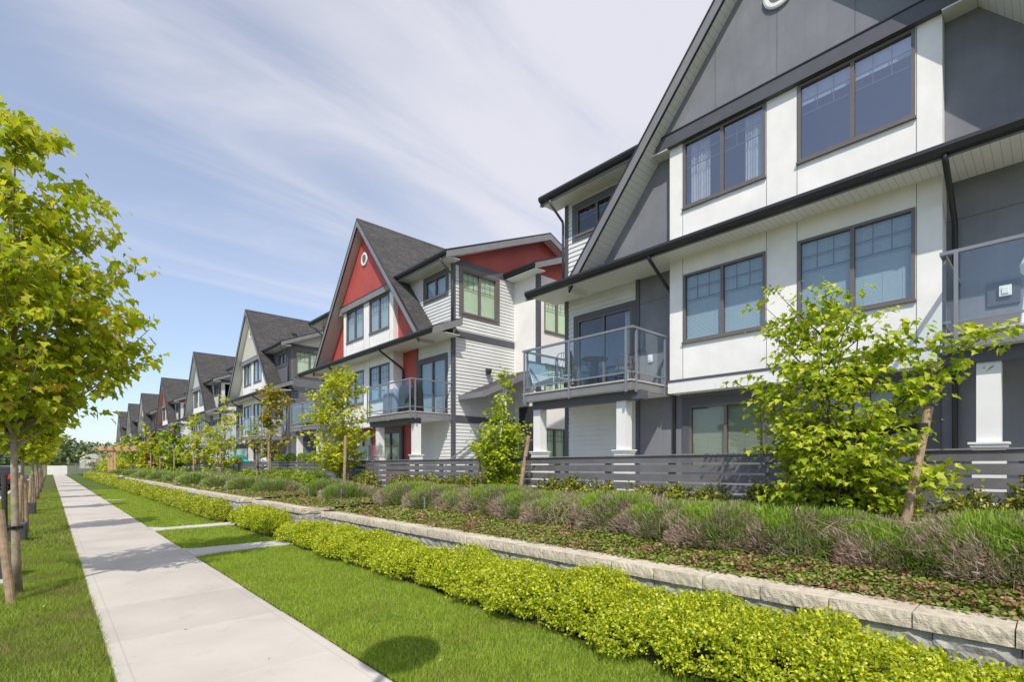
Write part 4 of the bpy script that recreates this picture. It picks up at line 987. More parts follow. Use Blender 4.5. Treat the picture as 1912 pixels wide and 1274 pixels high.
# shrubs as mounds of upright shoots --------------------------------------------
def mound(name, c, rx, ry, h, label, cat, group, m, n, sl, sw, seed, flop=0.35, core=True):
    rs = np.random.RandomState(seed); x, y = c; z0 = bedz(x, y); loc = (x, y, z0)
    root = empty(name, loc, label, cat, group)
    ph = rs.uniform(0, 6, 5)
    def rr(a, e): return 1+0.10*np.sin(3*a+ph[0])+0.09*np.sin(5*a+ph[1]+e*2)+0.07*np.sin(8*a+ph[2]-e*4)
    if core:
        b_ = MB(); K, J = 16, 6
        for j in range(J+1):
            e = math.pi/2*j/J
            for k in range(K):
                a = 2*math.pi*k/K; q = 0.80*float(rr(np.array(a), np.array(e)))
                b_.v.append((x+rx*q*math.cos(a)*math.cos(e)**0.6, y+ry*q*math.sin(a)*math.cos(e)**0.6, z0-0.02+h*0.80*math.sin(e)))
        for j in range(J):
            for k in range(K): b_.f.append((j*K+k, j*K+(k+1) % K, (j+1)*K+(k+1) % K, (j+1)*K+k))
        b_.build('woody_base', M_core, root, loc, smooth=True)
    a = rs.uniform(0, 2*np.pi, n); e = np.arcsin(rs.uniform(0, 1, n)**0.8)
    q = rr(a, e)*(0.72+0.28*rs.rand(n)**0.6)
    P = np.stack([x+rx*q*np.cos(a)*np.cos(e)**0.6, y+ry*q*np.sin(a)*np.cos(e)**0.6, z0+h*np.sin(e)*(0.78+0.2*rs.rand(n))], 1)
    cl = rs.normal(0, 1, (max(n//24, 1), 3)); D = np.repeat(cl, 24, 0)[:n]; D = np.concatenate([D, rs.normal(0, 1, (n-len(D), 3))]) if len(D) < n else D
    out = np.stack([np.cos(a)*np.cos(e), np.sin(a)*np.cos(e), np.sin(e)*0.7+0.55], 1)
    d = unit(out+D*flop*0.5+rs.normal(0, flop*0.6, (n, 3)))
    L_ = sl*rs.uniform(0.5, 1.3, n)
    leaf_mesh('shoots', P-d*(L_*0.3)[:, None], d, rs.normal(0, 1, (n, 3)), L_, np.array([(-sw/2, 0, 0), (sw/2, 0, 0), (sw*0.55, 0.7, 0.02), (0, 1, 0), (-sw*0.55, 0.7, 0.02)]), m, root, loc)
    return root
G1 = 'heather mounds on the terrace'
ordn = ['first', 'second', 'third', 'fourth', 'fifth', 'sixth', 'seventh', 'eighth', 'ninth', 'tenth', 'eleventh', 'twelfth', 'thirteenth', 'fourteenth', 'fifteenth', 'sixteenth', 'seventeenth', 'eighteenth', 'nineteenth', 'twentieth']
hp = [(6.35, -0.75), (6.4, 0.15), (6.45, 1.05), (6.5, 1.95), (6.5, 2.85), (6.6, 3.75), (6.65, 4.7), (6.65, 5.65), (6.8, 6.65), (6.8, 7.7), (6.85, 8.75), (6.8, 9.9), (6.75, 11.0)]
for i, (x, y) in enumerate(hp):
    nn = 23000 if i < 5 else 12500
    mound('heather_shrub', (x, y), 0.86, 0.95, 0.50+0.07*math.sin(i*2.3), 'green and brown heather mound on the terrace, %s from the right end of its row' % ordn[i], 'shrub', G1, L_HEATH, int(nn*1.2), 0.066, 0.075, 40+i, flop=0.5)
for i, (x, y) in enumerate([(7.25, 0.6), (7.2, 2.4), (7.3, 4.3), (7.35, 6.2), (7.35, 8.2), (7.3, 10.2)]):
    mound('back_heather_shrub', (x, y), 0.50, 1.05, 0.38, 'bright green heather in the back row below the fence, %s from the right' % ordn[i], 'shrub', 'green heathers in the back row', L_HEATH, 9000, 0.085, 0.08, 70+i)
lp = [(6.2, 13.6), (6.4, 15.3), (5.6, 17.8), (6.5, 19.4), (5.5, 20.6), (6.4, 22.5), (5.3, 23.6), (6.3, 26), (5.2, 27.2), (6.2, 29.6), (5.2, 31), (6.1, 33.6), (5.1, 36), (6.0, 39), (5.1, 42), (6.0, 46), (5.1, 50), (6.0, 55), (5.2, 61), (6.1, 68)]
for i, (x, y) in enumerate(lp):
    s_ = 1.0 if i < 8 else (1.35 if i < 14 else 2.2)
    mound('lavender_bush', (x, y), 0.75*min(s_, 1.4), 1.0*s_, 0.42, 'grey-green lavender mound on the far terrace, %s beyond the heathers' % ordn[i], 'shrub', 'lavender mounds on the far terrace', L_LAV, 5500 if i < 6 else 2600, 0.12 if i < 8 else 0.2, 0.07 if i < 6 else 0.11, 100+i, flop=0.25)

# leafy shrubs along the fence ----------------------------------------------------
def bush(name, c, r, h, label, cat, group, m, n, lf, seed, zoff=0.0, up=0.6, per=9, squash=1.0):
    rs = np.random.RandomState(seed); x, y = c; z0 = bedz(x, y)+zoff; loc = (x, y, z0); root = empty(name, loc, label, cat, group)
    ph = rs.uniform(0, 6, 4); ns = n//per
    a = rs.uniform(0, 2*np.pi, ns); e = np.arcsin(rs.uniform(-0.1, 1, ns)); q = (1+0.16*np.sin(3*a+ph[0])+0.14*np.sin(5*a+ph[1]+e*3))*(0.45+0.55*rs.rand(ns)**0.5)
    C = np.stack([x+r*q*np.cos(a)*np.cos(e)*squash, y+r*q*np.sin(a)*np.cos(e), z0+h*(0.12+0.88*np.abs(np.sin(e))*q)], 1)
    s0 = MB()
    for k in range(9):
        i = rs.randint(ns); s0.tube([(x+rs.normal()*0.03, y+rs.normal()*0.03, z0-0.03), tuple((C[i]+np.array([x, y, z0]))/2+np.array([0, 0, h*0.08])), tuple(C[i])], [0.009, 0.007, 0.004], 5)
    s0.build('stems', M_bark2, root, loc)
    out = unit(np.stack([np.cos(a)*np.cos(e), np.sin(a)*np.cos(e), np.full(ns, up)], 1)+rs.normal(0, 0.2, (ns, 3)))
    P = np.repeat(C, per, 0); O = np.repeat(out, per, 0); k = len(P); rd = unit(rs.normal(0, 1, (k, 3)))
    P = P+O*(np.tile(np.linspace(-1.3, 0.6, per), ns)*lf)[:, None]
    tip = unit(O*0.55+rd*0.9)
    leaf_mesh('foliage', P, tip, unit(O+rd*0.3), lf*rs.uniform(0.7, 1.3, k), T_LEAF*np.array([0.85, 1, 1]), m, root, loc)
G2 = 'evergreen shrubs at the foot of the fence'
fb_ = [0.1, 0.65, 1.3, 2.2, 2.95, 3.7, 4.3, 4.95, 5.8, 6.6, 7.2, 9.0, 9.7, 10.3, 10.9, 11.6, 12.4, 13.2]
for i, y in enumerate(fb_):
    hh = [0.50, 0.42, 0.36, 0.34, 0.38, 0.36, 0.42, 0.36, 0.36, 0.45, 0.42, 0.40, 0.44, 0.46, 0.40, 0.45, 0.42, 0.4][i]
    bush('evergreen_shrub', (7.68, y), 0.38, hh+0.17, 'olive evergreen shrub with yellow tips at the nearest fence, %s from the right' % ordn[i], 'shrub', G2, L_PIER, 4600, 0.050, 200+i)
for i, (x, y, r, h) in enumerate([(7.3, 14.6, 0.6, 0.66), (7.2, 15.9, 0.5, 0.55), (6.9, 17.8, 0.85, 0.72), (6.85, 19.3, 0.85, 0.76), (6.85, 20.9, 0.85, 0.76), (6.9, 22.5, 0.8, 0.70), (7.1, 25.2, 0.75, 0.6), (7.2, 27.2, 0.8, 0.62), (7.1, 29.6, 0.8, 0.6), (7.1, 32.4, 0.9, 0.62), (7.1, 35.6, 1.0, 0.62), (7.1, 39.5, 1.1, 0.62), (7.1, 44, 1.3, 0.62), (7.1, 49, 1.4, 0.6), (7.1, 55, 1.6, 0.6), (7.1, 62, 1.8, 0.6), (7.1, 70, 2.2, 0.6)]):
    bush('round_shrub', (x, y), r, h, 'broad green shrub against the far fences, %s beyond the heathers' % ordn[i], 'shrub', 'broad shrubs against the far fences', L_PIER if i in (0, 1) else L_BUSH, 4800 if i < 8 else 1800, 0.055 if i < 6 else (0.08 if i < 10 else 0.14), 240+i, per=7, squash=0.6)

# creeping ground cover on the front of the terrace (nobody could count it)
def cover(name, y0, y1, dens, lf, seed):
    rs = np.random.RandomState(seed); n = int((y1-y0)*1.9*dens); Y = rs.uniform(y0, y1, n)
    x0 = np.array([wx(v)[0] for v in Y])+0.24; X = x0+(rs.rand(n)**0.75)*2.2
    lumps = 0.5+0.5*np.sin(X*7+Y*3.1)*np.sin(Y*6.3-X*4)
    Z = np.array([bedz(a, b_) for a, b_ in zip(X, Y)])+rs.rand(n)*(0.03+0.055*lumps)
    P = np.stack([X, Y, Z], 1); up = unit(np.stack([rs.normal(0, 0.5, n), rs.normal(0, 0.5, n), np.ones(n)], 1))
    tip = unit(np.stack([rs.normal(0, 1, n), rs.normal(0, 1, n), rs.normal(0.1, 0.35, n)], 1))
    o = leaf_mesh(name, P, tip, up, lf*rs.uniform(0.5, 1.3, n), T_ROUND, L_COVER); tag(o, kind='stuff')
cover('ground_cover', -1.2, 8, 5200, 0.032, 31); cover('mid_ground_cover', 8, 20, 2300, 0.042, 32); cover('far_ground_cover', 20, 60, 450, 0.09, 33)
# long trailing dead stems lying over the heather
m = MB(); rr_ = random.Random(9)
for i in range(420):
    cy = rr_.choice([5.0, 5.5, 3.2, 0.6, 1.6]); y = rr_.gauss(cy, 0.28); x = rr_.uniform(5.9, 6.5); z = bedz(x, y)+rr_.uniform(0.10, 0.42)
    dx_, dy_ = rr_.uniform(-0.30, 0.0), rr_.gauss(-0.12, 0.16); b1 = rr_.gauss(0, 0.04)
    m.tube([(x+0.14, y-dy_, z+0.03), (x+0.05, y-dy_*0.3+b1, z+0.04), (x+dx_*0.5, y+dy_*0.4+b1, z-0.02), (x+dx_, y+dy_, z-0.11)], [0.0024, 0.0022, 0.002, 0.001], 4, cap=False)
tag(m.build('dead_stems', mat("dry_straw_stem", (0.50, 0.36, 0.26), 0.8, 0.3, 8)), kind='stuff')

# trees ----------------------------------------------------------------------------
def maple(name, base, top, prof, label, cat, group, m, seed, nb, cl, per, lf, trunk_r=0.035, fork=0.5, extra=(), hi=True, droop=0.35, bark=None, multi=1, clus=(0.10, 0.06), yb=0.0, tiers=0):
    """prof: (height, radius) pairs of the crown outline above the base"""
    rs = np.random.RandomState(seed); B = np.array(base, float); root = empty(name, tuple(base), label, cat, group)
    hs = [p[0] for p in prof]; rsd = [p[1] for p in prof]
    R_ = lambda z: float(np.interp(z, hs, rsd))
    tk = MB(); tops = []
    trunks = []
    for k in range(multi):
        a = 2*math.pi*k/max(multi, 1)+0.6; off_ = 0.0 if multi == 1 else 0.05
        pts = []; n = 9
        for i in range(n+1):
            t = i/n; w = 0.03*math.sin(3.1*t+seed+k)*top*0.3
            pts.append(B+np.array([off_*math.cos(a)+w*0.5+(0.0 if multi == 1 else math.cos(a)*0.14*top*t*0.5), off_*math.sin(a)+w+(0 if multi == 1 else math.sin(a)*0.14*top*t*0.5), -0.05+top*(0.97 if k == 0 else 0.8)*t]))
        tk.tube([tuple(p) for p in pts], [trunk_r*(1.25 if i == 0 else 1)*(1-0.86*(i/n)**0.9)/(1 if multi == 1 else 1.25) for i in range(n+1)], 9)
        trunks.append(pts)
    def tp(k, z):
        pts = trunks[k]; zz = [p[2]-B[2] for p in pts]
        return np.array([np.interp(z, zz, [p[j] for p in pts]) for j in range(3)])
    area = [(z, R_(z)) for z in np.linspace(hs[0], hs[-1], 60)]; wts = np.array([max(r, 0.05) for _, r in area]); wts /= wts.sum()
    CP = []; CO = []
    targets = []
    for i in range(nb):
        z = area[rs.choice(60, p=wts)][0]+rs.normal(0, 0.03); a = i*2.39996+rs.normal(0, 0.3); r = R_(z)*(1-0.5*rs.rand()**1.8)
        if tiers: z = hs[0]+(hs[-1]-hs[0])*(round((z-hs[0])/(hs[-1]-hs[0])*tiers)+rs.normal(0, 0.10))/tiers
        targets.append((z, a, r, 1.0))
    for z, a, r in extra: targets.append((z, a, r, 1.5))
    for z, a, r, wgt in targets:
        k = rs.randint(multi); tipp = B+np.array([r*math.cos(a), r*math.sin(a), z])
        zs = max(z-r*(0.75+0.4*rs.rand()), fork*(0.8+0.3*rs.rand())); zs = min(zs, top*0.93); s = tp(k, zs)
        mid = s*0.45+tipp*0.55+np.array([0, 0, -0.10*r]); ctrl = [s, s*0.78+mid*0.22+np.array([0, 0, 0.02*r]), mid, tipp]
        br = trunk_r*(0.42 if r > 0.35 else 0.28)*(1-0.5*zs/top)*(1.3 if wgt > 1 else 1)
        pts = []
        for t in np.linspace(0, 1, 7):
            q = ((1-t)**3)*s+3*((1-t)**2)*t*ctrl[1]+3*(1-t)*t*t*mid+t**3*tipp; pts.append(q)
        tk.tube([tuple(p) for p in pts], [max(br*(1-0.8*t), 0.0022) for t in np.linspace(0, 1, 7)], 5 if hi else 4)
        nc = max(2, int(cl*wgt*(0.5+r/max(max(rsd), 0.1))))
        for j in range(nc):
            t = 1-0.72*rs.rand()**1.3; q = np.array([np.interp(t, np.linspace(0, 1, 7), [p[j2] for p in pts]) for j2 in range(3)])
            o_ = rs.normal(0, 1, 3); o_[2] = abs(o_[2])*0.5; o_ = o_/np.linalg.norm(o_)*(0.04+0.13*rs.rand())*(0.5+r)
            e = q+o_
            if hi: tk.tube([tuple(q), tuple((q+e)/2+np.array([0, 0, 0.012])), tuple(e)], [0.0035, 0.0025, 0.0016], 4, cap=False)
            CP.append(e); d = e-tp(k, min(max(e[2]-B[2], 0.1), top*0.9)); d[2] = 0; CO.append(d/(np.linalg.norm(d)+1e-6))
    # leading shoot
    for j in range(max(3, cl)):
        z = top*(0.86+0.16*rs.rand()); CP.append(tp(0, min(z, top*0.97))+np.array([rs.normal()*0.03, rs.normal()*0.03, max(0, z-top*0.97)])); CO.append(unit(rs.normal(0, 1, 3)))
    tk.build('trunk', bark or M_bark, root, tuple(base), smooth=True)
    CP = np.array(CP); CO = np.array(CO)
    P = np.repeat(CP, per, 0); O = np.repeat(CO, per, 0); n = len(P)
    P = P+rs.normal(0, 1, (n, 3))*np.array([clus[0], clus[0], clus[1]])
    ang = rs.uniform(0, 2*np.pi, n); hd = np.stack([np.cos(ang), np.sin(ang), np.zeros(n)], 1)
    tip = unit(hd*0.9+O*0.6+np.array([0, 0, -droop])+rs.normal(0, 0.22, (n, 3)))
    nr = unit(np.stack([rs.normal(0, 0.38, n), rs.normal(0, 0.38, n), np.ones(n)], 1)+tip*0.2)
    leaf_mesh('crown', P, tip, nr, lf*rs.uniform(0.42, 1.3, n), T_MAPLE if hi else T_MAPLE_LO, m, root, tuple(base))
    return root

def stake(base, top, r, label, group='tree stakes'):
    b_ = Vector(base); t = Vector(top); o = MB(); ax = (t-b_)
    o.tube([tuple(b_-ax*0.04), tuple(b_+ax*0.3), tuple(b_+ax*0.7), tuple(t), tuple(t+ax.normalized()*0.006)], [r, r*1.02, r*0.97, r*0.98, r*0.8], 12)
    ob = o.build('tree_stake', M_wood, None, base, smooth=False); ob.location = base
    tag(ob, label, 'stake', group); return ob
def strap(p0, p1, w, label, sag=0.0, tie=0.05):
    o = MB(); a = Vector(p0); b_ = Vector(p1); mid = (a+b_)/2-Vector((0, 0, sag))
    o.bar(a, mid, 0.012, w); o.bar(mid, b_, 0.012, w)
    for q, r in ((a, 0.055), (b_, tie)):
        o.lathe([(r, -w/2), (r+0.006, -w/2), (r+0.006, w/2), (r, w/2)], tuple(q), 14)
    ob = o.build('tree_strap', M_strap, None, tuple(a)); ob.location = tuple(a); tag(ob, label, 'strap', 'black tree ties')

# street maples on the verge
GT = 'street maples along the verge'
maple('street_maple', (-0.31, 8.75, g(8.75)), 6.0, [(2.15, 0.30), (2.45, 0.65), (2.8, 0.95), (3.2, 1.15), (3.7, 1.20), (4.4, 0.92), (5.0, 0.58), (5.6, 0.26), (6.0, 0.06)],
      'biggest street maple with a broad yellow-green crown at the left edge', 'tree', GT, L_STREET, 3, 76, 6, 14, 0.10, 0.048, 1.85, clus=(0.105, 0.05), droop=0.6,
      extra=[(3.50, -0.12, 1.34), (3.70, 0.25, 1.26), (4.36, -0.1, 1.18), (4.30, 0.5, 1.0), (5.05, -0.2, 0.74), (5.28, 0.15, 0.60), (3.15, -0.2, 1.25), (2.85, 0.2, 0.95), (2.6, -1.8, 0.8), (5.8, -0.2, 0.34), (4.8, 0.1, 0.92), (2.8, 2.4, 1.1), (3.2, 2.8, 1.3)])
st = [(16.0, 4.3, 0.80), (24.0, 4.2, 0.78), (32.4, 4.1, 0.8), (40.6, 4.1, 0.8), (49.5, 4.0, 0.8), (58.5, 4.0, 0.8), (68, 4.0, 0.8), (79, 3.9, 0.8), (91, 3.9, 0.8)]
for i, (y, h, r) in enumerate(st):
    maple('street_maple', (-0.46, y, g(y)), h, [(1.9, 0.3*r), (2.3, r*0.85), (2.9, r*1.05), (3.5, r*0.7), (h, 0.08)], '%s street maple from the camera, in the row left of the sidewalk' % ordn[i+1], 'tree', GT, L_STREET, 300+i, 36 if i < 2 else 22, 5 if i < 2 else 4, 9 if i < 2 else 7, 0.13 if i < 2 else 0.18, 0.05, 1.45, hi=(i < 2))
# stakes and ties for the street trees
stake((-0.33, 8.16, g(8.16)), (-0.435, 8.36, 1.02), 0.043, 'round timber stake nearest the camera, beside the biggest street maple')
stake((-0.60, 12.7, g(12.7)), (-0.60, 12.7, 1.36), 0.042, 'dark upright stake at the left edge behind the biggest street maple')
bpy.data.objects['tree_stake.001'].data.materials[0] = mat("dark_stained_stake", (0.045, 0.035, 0.03), 0.8, 0.2, 12)
strap((-0.41, 8.36, 0.80), (-0.31, 8.74, 0.78), 0.035, 'black rubber tie round the trunk of the biggest street maple', tie=0.06)
for i, y in enumerate([16.0, 24.0, 32.4, 40.6, 49.5]):
    for s_ in (-1, 1):
        stake((-0.46+0.06*s_, y+0.42*s_-0.1, g(y)), (-0.46+0.02*s_, y+0.36*s_-0.1, 1.30+g(y)), 0.042, 'timber stake on the %s side of the %s street maple' % ('near' if s_ < 0 else 'far', ordn[i+1]))
M_box = mat("dark_root_guard_plastic", (0.055, 0.055, 0.06), 0.5, 0.25, 8)
for i, (x, y, w) in enumerate([(-0.55, 10.15, 0.30), (-0.52, 14.9, 0.30), (-0.52, 22.8, 0.32)]):
    m = MB(); z = g(y); rs_ = random.Random(i)
    m.prism([(x-w/2, y-0.16, z), (x+w/2, y-0.18, z), (x+w/2+0.02, y+0.14, z), (x-w/2+0.02, y+0.16, z)], (0.012, 0.0, 0.40))
    r = empty('root_watering_bag', (x, y, z), ['dark grey watering bag at the left edge, nearest of three', 'dark grey watering bag at the foot of the second street maple', 'dark grey watering bag at the foot of the third street maple'][i], 'watering bag', 'dark watering bags round the street maples')
    m.build('bag', M_box, r, (x, y, z), bevel=0.03)
    m = MB(); m.box(x-0.06, x+0.02, y-0.179, y-0.176, z+0.22, z+0.25); m.build('pale_print', M_fasc, r, (x, y, z))
m = MB(); m.prism([(-1.6, 9.25, g(9)), (-0.36, 9.55, g(9)), (-0.28, 9.72, g(9)), (-0.40, 9.86, g(9)), (-1.6, 9.6, g(9))], (0, 0, 0.03))
tag(m.build('concrete_edging', M_conc2), 'pale concrete strip in the verge grass behind the biggest street maple', 'edging')

# maples on the terrace
GB = 'young maples on the planted terrace'
maple('garden_maple', (6.92, 1.82, bedz(6.92, 1.8)), 3.28, [(0.30, 0.28), (0.55, 0.50), (0.95, 0.80), (1.35, 0.92), (1.75, 0.90), (2.15, 0.70), (2.6, 0.48), (3.0, 0.28), (3.32, 0.08)],
      'bushy bright green maple in front of the white bay of the nearest house', 'tree', GB, L_VINE, 21, 86, 6, 13, 0.072, 0.045, 0.28, multi=3, bark=M_bark2, clus=(0.095, 0.026), droop=0.40, tiers=9,
      extra=[(2.22, -1.66, 1.22), (2.28, -1.60, 1.34), (2.02, -1.6, 1.05), (1.70, -1.5, 0.90), (1.0, -1.6, 1.12), (0.80, -1.7, 1.0), (0.45, -1.5, 0.75), (3.20, 1.75, 0.62), (3.0, 1.6, 0.74), (2.75, 1.65, 0.70), (2.0, 1.7, 0.98), (1.90, 1.5, 0.88), (1.2, 1.6, 0.85), (2.45, -1.5, 0.62)])
maple('garden_maple', (7.2, 8.16, bedz(7.2, 8.16)), 3.15, [(0.5, 0.26), (0.85, 0.50), (1.2, 0.58), (1.6, 0.50), (2.0, 0.28), (2.3, 0.18), (2.6, 0.13), (3.1, 0.08)],
      'small green maple with a wispy tall leader beside the gap between houses', 'tree', GB, L_VINE, 22, 62, 6, 11, 0.070, 0.035, 0.35, multi=3, bark=M_bark2, clus=(0.07, 0.05), extra=[(1.75, -1.7, 0.62), (1.3, 1.6, 0.75), (1.45, 1.7, 0.72)])
maple('garden_maple', (7.2, 16.5, bedz(7.2, 16.5)), 4.35, [(0.7, 0.6), (1.1, 0.78), (1.6, 0.9), (2.2, 1.08), (2.8, 1.12), (3.3, 0.9), (3.8, 0.6), (4.35, 0.25)],
      'airy yellow maple in front of the red-gabled house', 'tree', GB, L_YEL, 23, 66, 7, 10, 0.10, 0.045, 0.75, multi=2, extra=[(4.2, 1.3, 0.4), (3.9, -1.4, 0.8), (3.6, 1.6, 1.1)])
maple('garden_maple', (7.2, 23.66, bedz(7.2, 23.6)), 4.5, [(1.5, 0.4), (1.9, 0.95), (2.3, 1.05), (2.6, 0.55), (3.0, 0.5), (3.6, 0.8), (4.1, 0.75), (4.45, 0.25)],
      'slim bronze-leaved maple in front of the cream-gabled house', 'tree', GB, L_RUST, 24, 38, 5, 8, 0.13, 0.05, 1.4, hi=False)
maple('garden_maple', (7.2, 31.8, bedz(7.2, 31.8)), 4.8, [(0.9, 0.7), (1.5, 1.1), (2.4, 1.3), (3.3, 1.25), (4.0, 0.8), (4.8, 0.2)], 'green maple beyond the bronze-leaved one, fifth tree on the terrace', 'tree', GB, L_YEL, 25, 38, 5, 7, 0.14, 0.05, 0.9, hi=False)
maple('garden_maple', (7.2, 38.9, bedz(7.2, 38.9)), 4.3, [(0.9, 0.7), (1.5, 1.1), (2.4, 1.35), (3.3, 1.2), (3.8, 0.7), (4.3, 0.2)], 'green maple left of the fifth one, sixth tree on the terrace', 'tree', GB, L_YEL, 26, 34, 5, 7, 0.16, 0.05, 0.9, hi=False)
for i, (y, h, r, mm_) in enumerate([(46, 4.1, 1.5, L_BUSH), (52.5, 3.9, 1.5, L_VINE), (58, 4.0, 1.1, L_RUST), (64, 5.2, 0.95, L_YEL), (72, 4.4, 1.2, L_VINE), (81, 4.8, 1.2, L_VINE), (92, 4.2, 1.6, L_YEL)]):
    maple('garden_maple', (7.2, y, bedz(7.2, min(y, 75))), h, [(0.8, r*0.4), (1.6, r*0.7), (2.6, r*0.8), (3.4, r*0.55), (h, 0.15)], '%s small maple on the terrace, far down the row' % ordn[i+6], 'tree', GB, mm_, 330+i, 28, 4, 7, 0.26, 0.045, 0.8, hi=False)
# stakes and ties of the terrace trees
stake((6.55, 1.12, bedz(6.6, 1.1)), (6.95, 0.93, 2.18), 0.045, 'leaning timber stake right of the bushy green maple')
stake((7.05, 2.35, bedz(7, 2.3)), (7.15, 2.42, 2.10), 0.045, 'timber stake left of the bushy green maple, mostly behind its leaves')
strap((6.85, 0.98, 1.97), (6.95, 1.66, 1.95), 0.075, 'wide black tie from the leaning stake to the bushy green maple', sag=0.03)
stake((7.05, 7.50, bedz(7.1, 7.5)), (7.22, 7.33, 2.12), 0.043, 'leaning timber stake right of the small maple with the tall leader')
stake((7.15, 8.62, bedz(7.1, 8.7)), (7.2, 8.98, 1.76), 0.040, 'leaning timber stake left of the small maple with the tall leader')
strap((7.2, 7.37, 1.66), (7.2, 8.1, 1.62), 0.07, 'black tie right of the small maple with the tall leader', sag=0.02)
strap((7.2, 8.85, 1.66), (7.2, 8.2, 1.62), 0.07, 'black tie left of the small maple with the tall leader', sag=0.02)
stake((6.9, 15.4, bedz(7, 15.4)), (6.95, 15.4, 2.42), 0.05, 'upright timber stake beside the airy yellow maple')
stake((6.9, 22.9, bedz(7, 23)), (6.9, 22.9, 2.45), 0.05, 'tall timber stake right of the slim bronze maple')
stake((6.9, 24.5, bedz(7, 24)), (6.9, 24.5, 1.75), 0.05, 'short timber stake left of the slim bronze maple')
strap((6.9, 22.95, 1.45), (6.9, 24.45, 1.35), 0.06, 'black tie across the slim bronze maple', sag=0.12)
for i, (y, h) in enumerate([(31.2, 1.9), (38.2, 1.7), (45.2, 2.0), (51.8, 2.1), (57.2, 2.2)]):
    stake((6.9, y, bedz(7, y)), (6.9, y, bedz(7, y)+h), 0.055, 'pale far timber stake beside the %s maple on the terrace' % ordn[i+4])
m = MB(); rs_ = random.Random(3)   # crumpled plastic round the root ball
for j in range(5):
    for k in range(14): a = 2*math.pi*k/14; q = (0.27-0.045*j)*(1+rs_.uniform(-0.14, 0.14)); m.v.append((6.85+q*math.cos(a), 1.74+q*math.sin(a), bedz(6.9, 1.7)+0.05+0.12*j+rs_.uniform(-0.02, 0.02)))
for j in range(4):
    for k in range(14): m.f.append((j*14+k, j*14+(k+1) % 14, (j+1)*14+(k+1) % 14, (j+1)*14+k))
tag(m.build('root_wrap', mat("dark_plastic_wrap", (0.018, 0.024, 0.028), 0.3, 0.3, 6)), 'crumpled dark plastic wrap round the foot of the bushy green maple', 'root wrap')

# a few dry leaves and clippings on the grass and walk
rs = np.random.RandomState(12); n = 260; X = np.concatenate([rs.uniform(-1.0, 0.4, 90), rs.uniform(0.3, 1.9, 45), rs.uniform(1.8, 3.4, 125)]); Y = rs.uniform(2.8, 16, n)
P = np.stack([X, Y, -0.006*Y+np.where((X > 0.36) & (X < 1.84), 0.022, 0.038)], 1)
tag(leaf_mesh('fallen_leaves', P, rs.normal(0, 1, (n, 3))*np.array([1, 1, 0.15]), np.tile([0, 0, 1.0], (n, 1))+rs.normal(0, 0.2, (n, 3)), rs.uniform(0.010, 0.034, n), T_LEAF, leafmat("dry_leaf", [(0.12, 0.07, 0.03), (0.30, 0.20, 0.09), (0.48, 0.40, 0.2)], trans=0.1)), kind='stuff')
# ------------------------------------------------------------ small things on the terrace and lawn
for i, (x, y) in enumerate([(5.9, 2.85), (6.05, 9.4), (5.75, 13.0), (5.6, 14.9), (5.5, 18.6), (5.4, 21.0)]):
    z = bedz(x, y); m = MB(); m.tube([(x, y, z-0.05), (x, y, z+0.27)], 0.017, 10); m.tube([(x, y, z+0.27), (x, y, z+0.30), (x, y, z+0.305)], [0.024, 0.024, 0.012], 10)
    o = m.build('garden_light', M_rail, None, (x, y, z)); o.location = (x, y, z)
    tag(o, 'thin grey garden light post in the ground cover, %s from the right' % ordn[i], 'garden light', 'garden light posts')
# dark path lamp by the far hedge
y = 43.0; x = 3.55; z = g(y); m = MB(); m.tube([(x, y, z), (x, y, z+0.62)], 0.05, 10); r = empty('path_lamp', (x, y, z), 'dark bollard lamp with a pale top above the far hedge', 'lamp')
m.build('post', M_gutt, r, (x, y, z)); m = MB(); m.lathe([(0.10, 0.62), (0.20, 0.66), (0.20, 0.74), (0.12, 0.80)], (x, y, z), 16); m.build('hood', M_gutt, r, (x, y, z))
m = MB(); m.lathe([(0.14, 0.80), (0.15, 0.84), (0.04, 0.9)], (x, y, z), 16); m.build('cap', M_lgrey, r, (x, y, z))
# unseen globe on a post, added outside the frame to cast the oval lawn shadow
x, y = -0.42, 1.32; z = g(y); r = empty('shadow_globe_post', (x, y, z), 'unseen post with a large round head beside the camera, added to cast the oval lawn shadow', 'shadow caster')
m = MB(); m.tube([(x, y, z), (x, y, z+3.85)], [0.05, 0.035], 12); m.build('post', M_gutt, r, (x, y, z), smooth=True)
m = MB(); m.lathe([(0.32*math.sin(math.pi*k/14)+0.001, 4.12-0.32*math.cos(math.pi*k/14)) for k in range(15)], (x, y, z), 24); m.build('globe', M_lgrey, r, (x, y, z), smooth=True)

# pergola of cedar posts and beams at the far end of the terrace
py_ = 65; r = empty('pergola', (5.6, py_, 0.35), 'timber pergola with thick posts at the far end of the terrace', 'pergola'); off = (5.6, py_, 0.35)
for x, y in ((4.7, py_), (4.7, py_+3), (8.4, py_), (8.4, py_+3)):
    for dxx in (-0.13, 0.13):
        m = MB(); m.box(x+dxx-0.085, x+dxx+0.085, y-0.1, y+0.1, -0.2, 2.72); m.build('post', M_cedar, r, off)
for y in (py_-0.16, py_+0.16, py_+2.84, py_+3.16):
    m = MB(); m.box(3.7, 9.4, y-0.05, y+0.05, 2.72, 3.02); m.build('beam', M_cedar, r, off)
for k in range(9):
    m = MB(); m.box(3.9+k*0.64, 3.98+k*0.64, py_-0.7, py_+3.7, 3.02, 3.2); m.build('rafter', M_cedar, r, off)

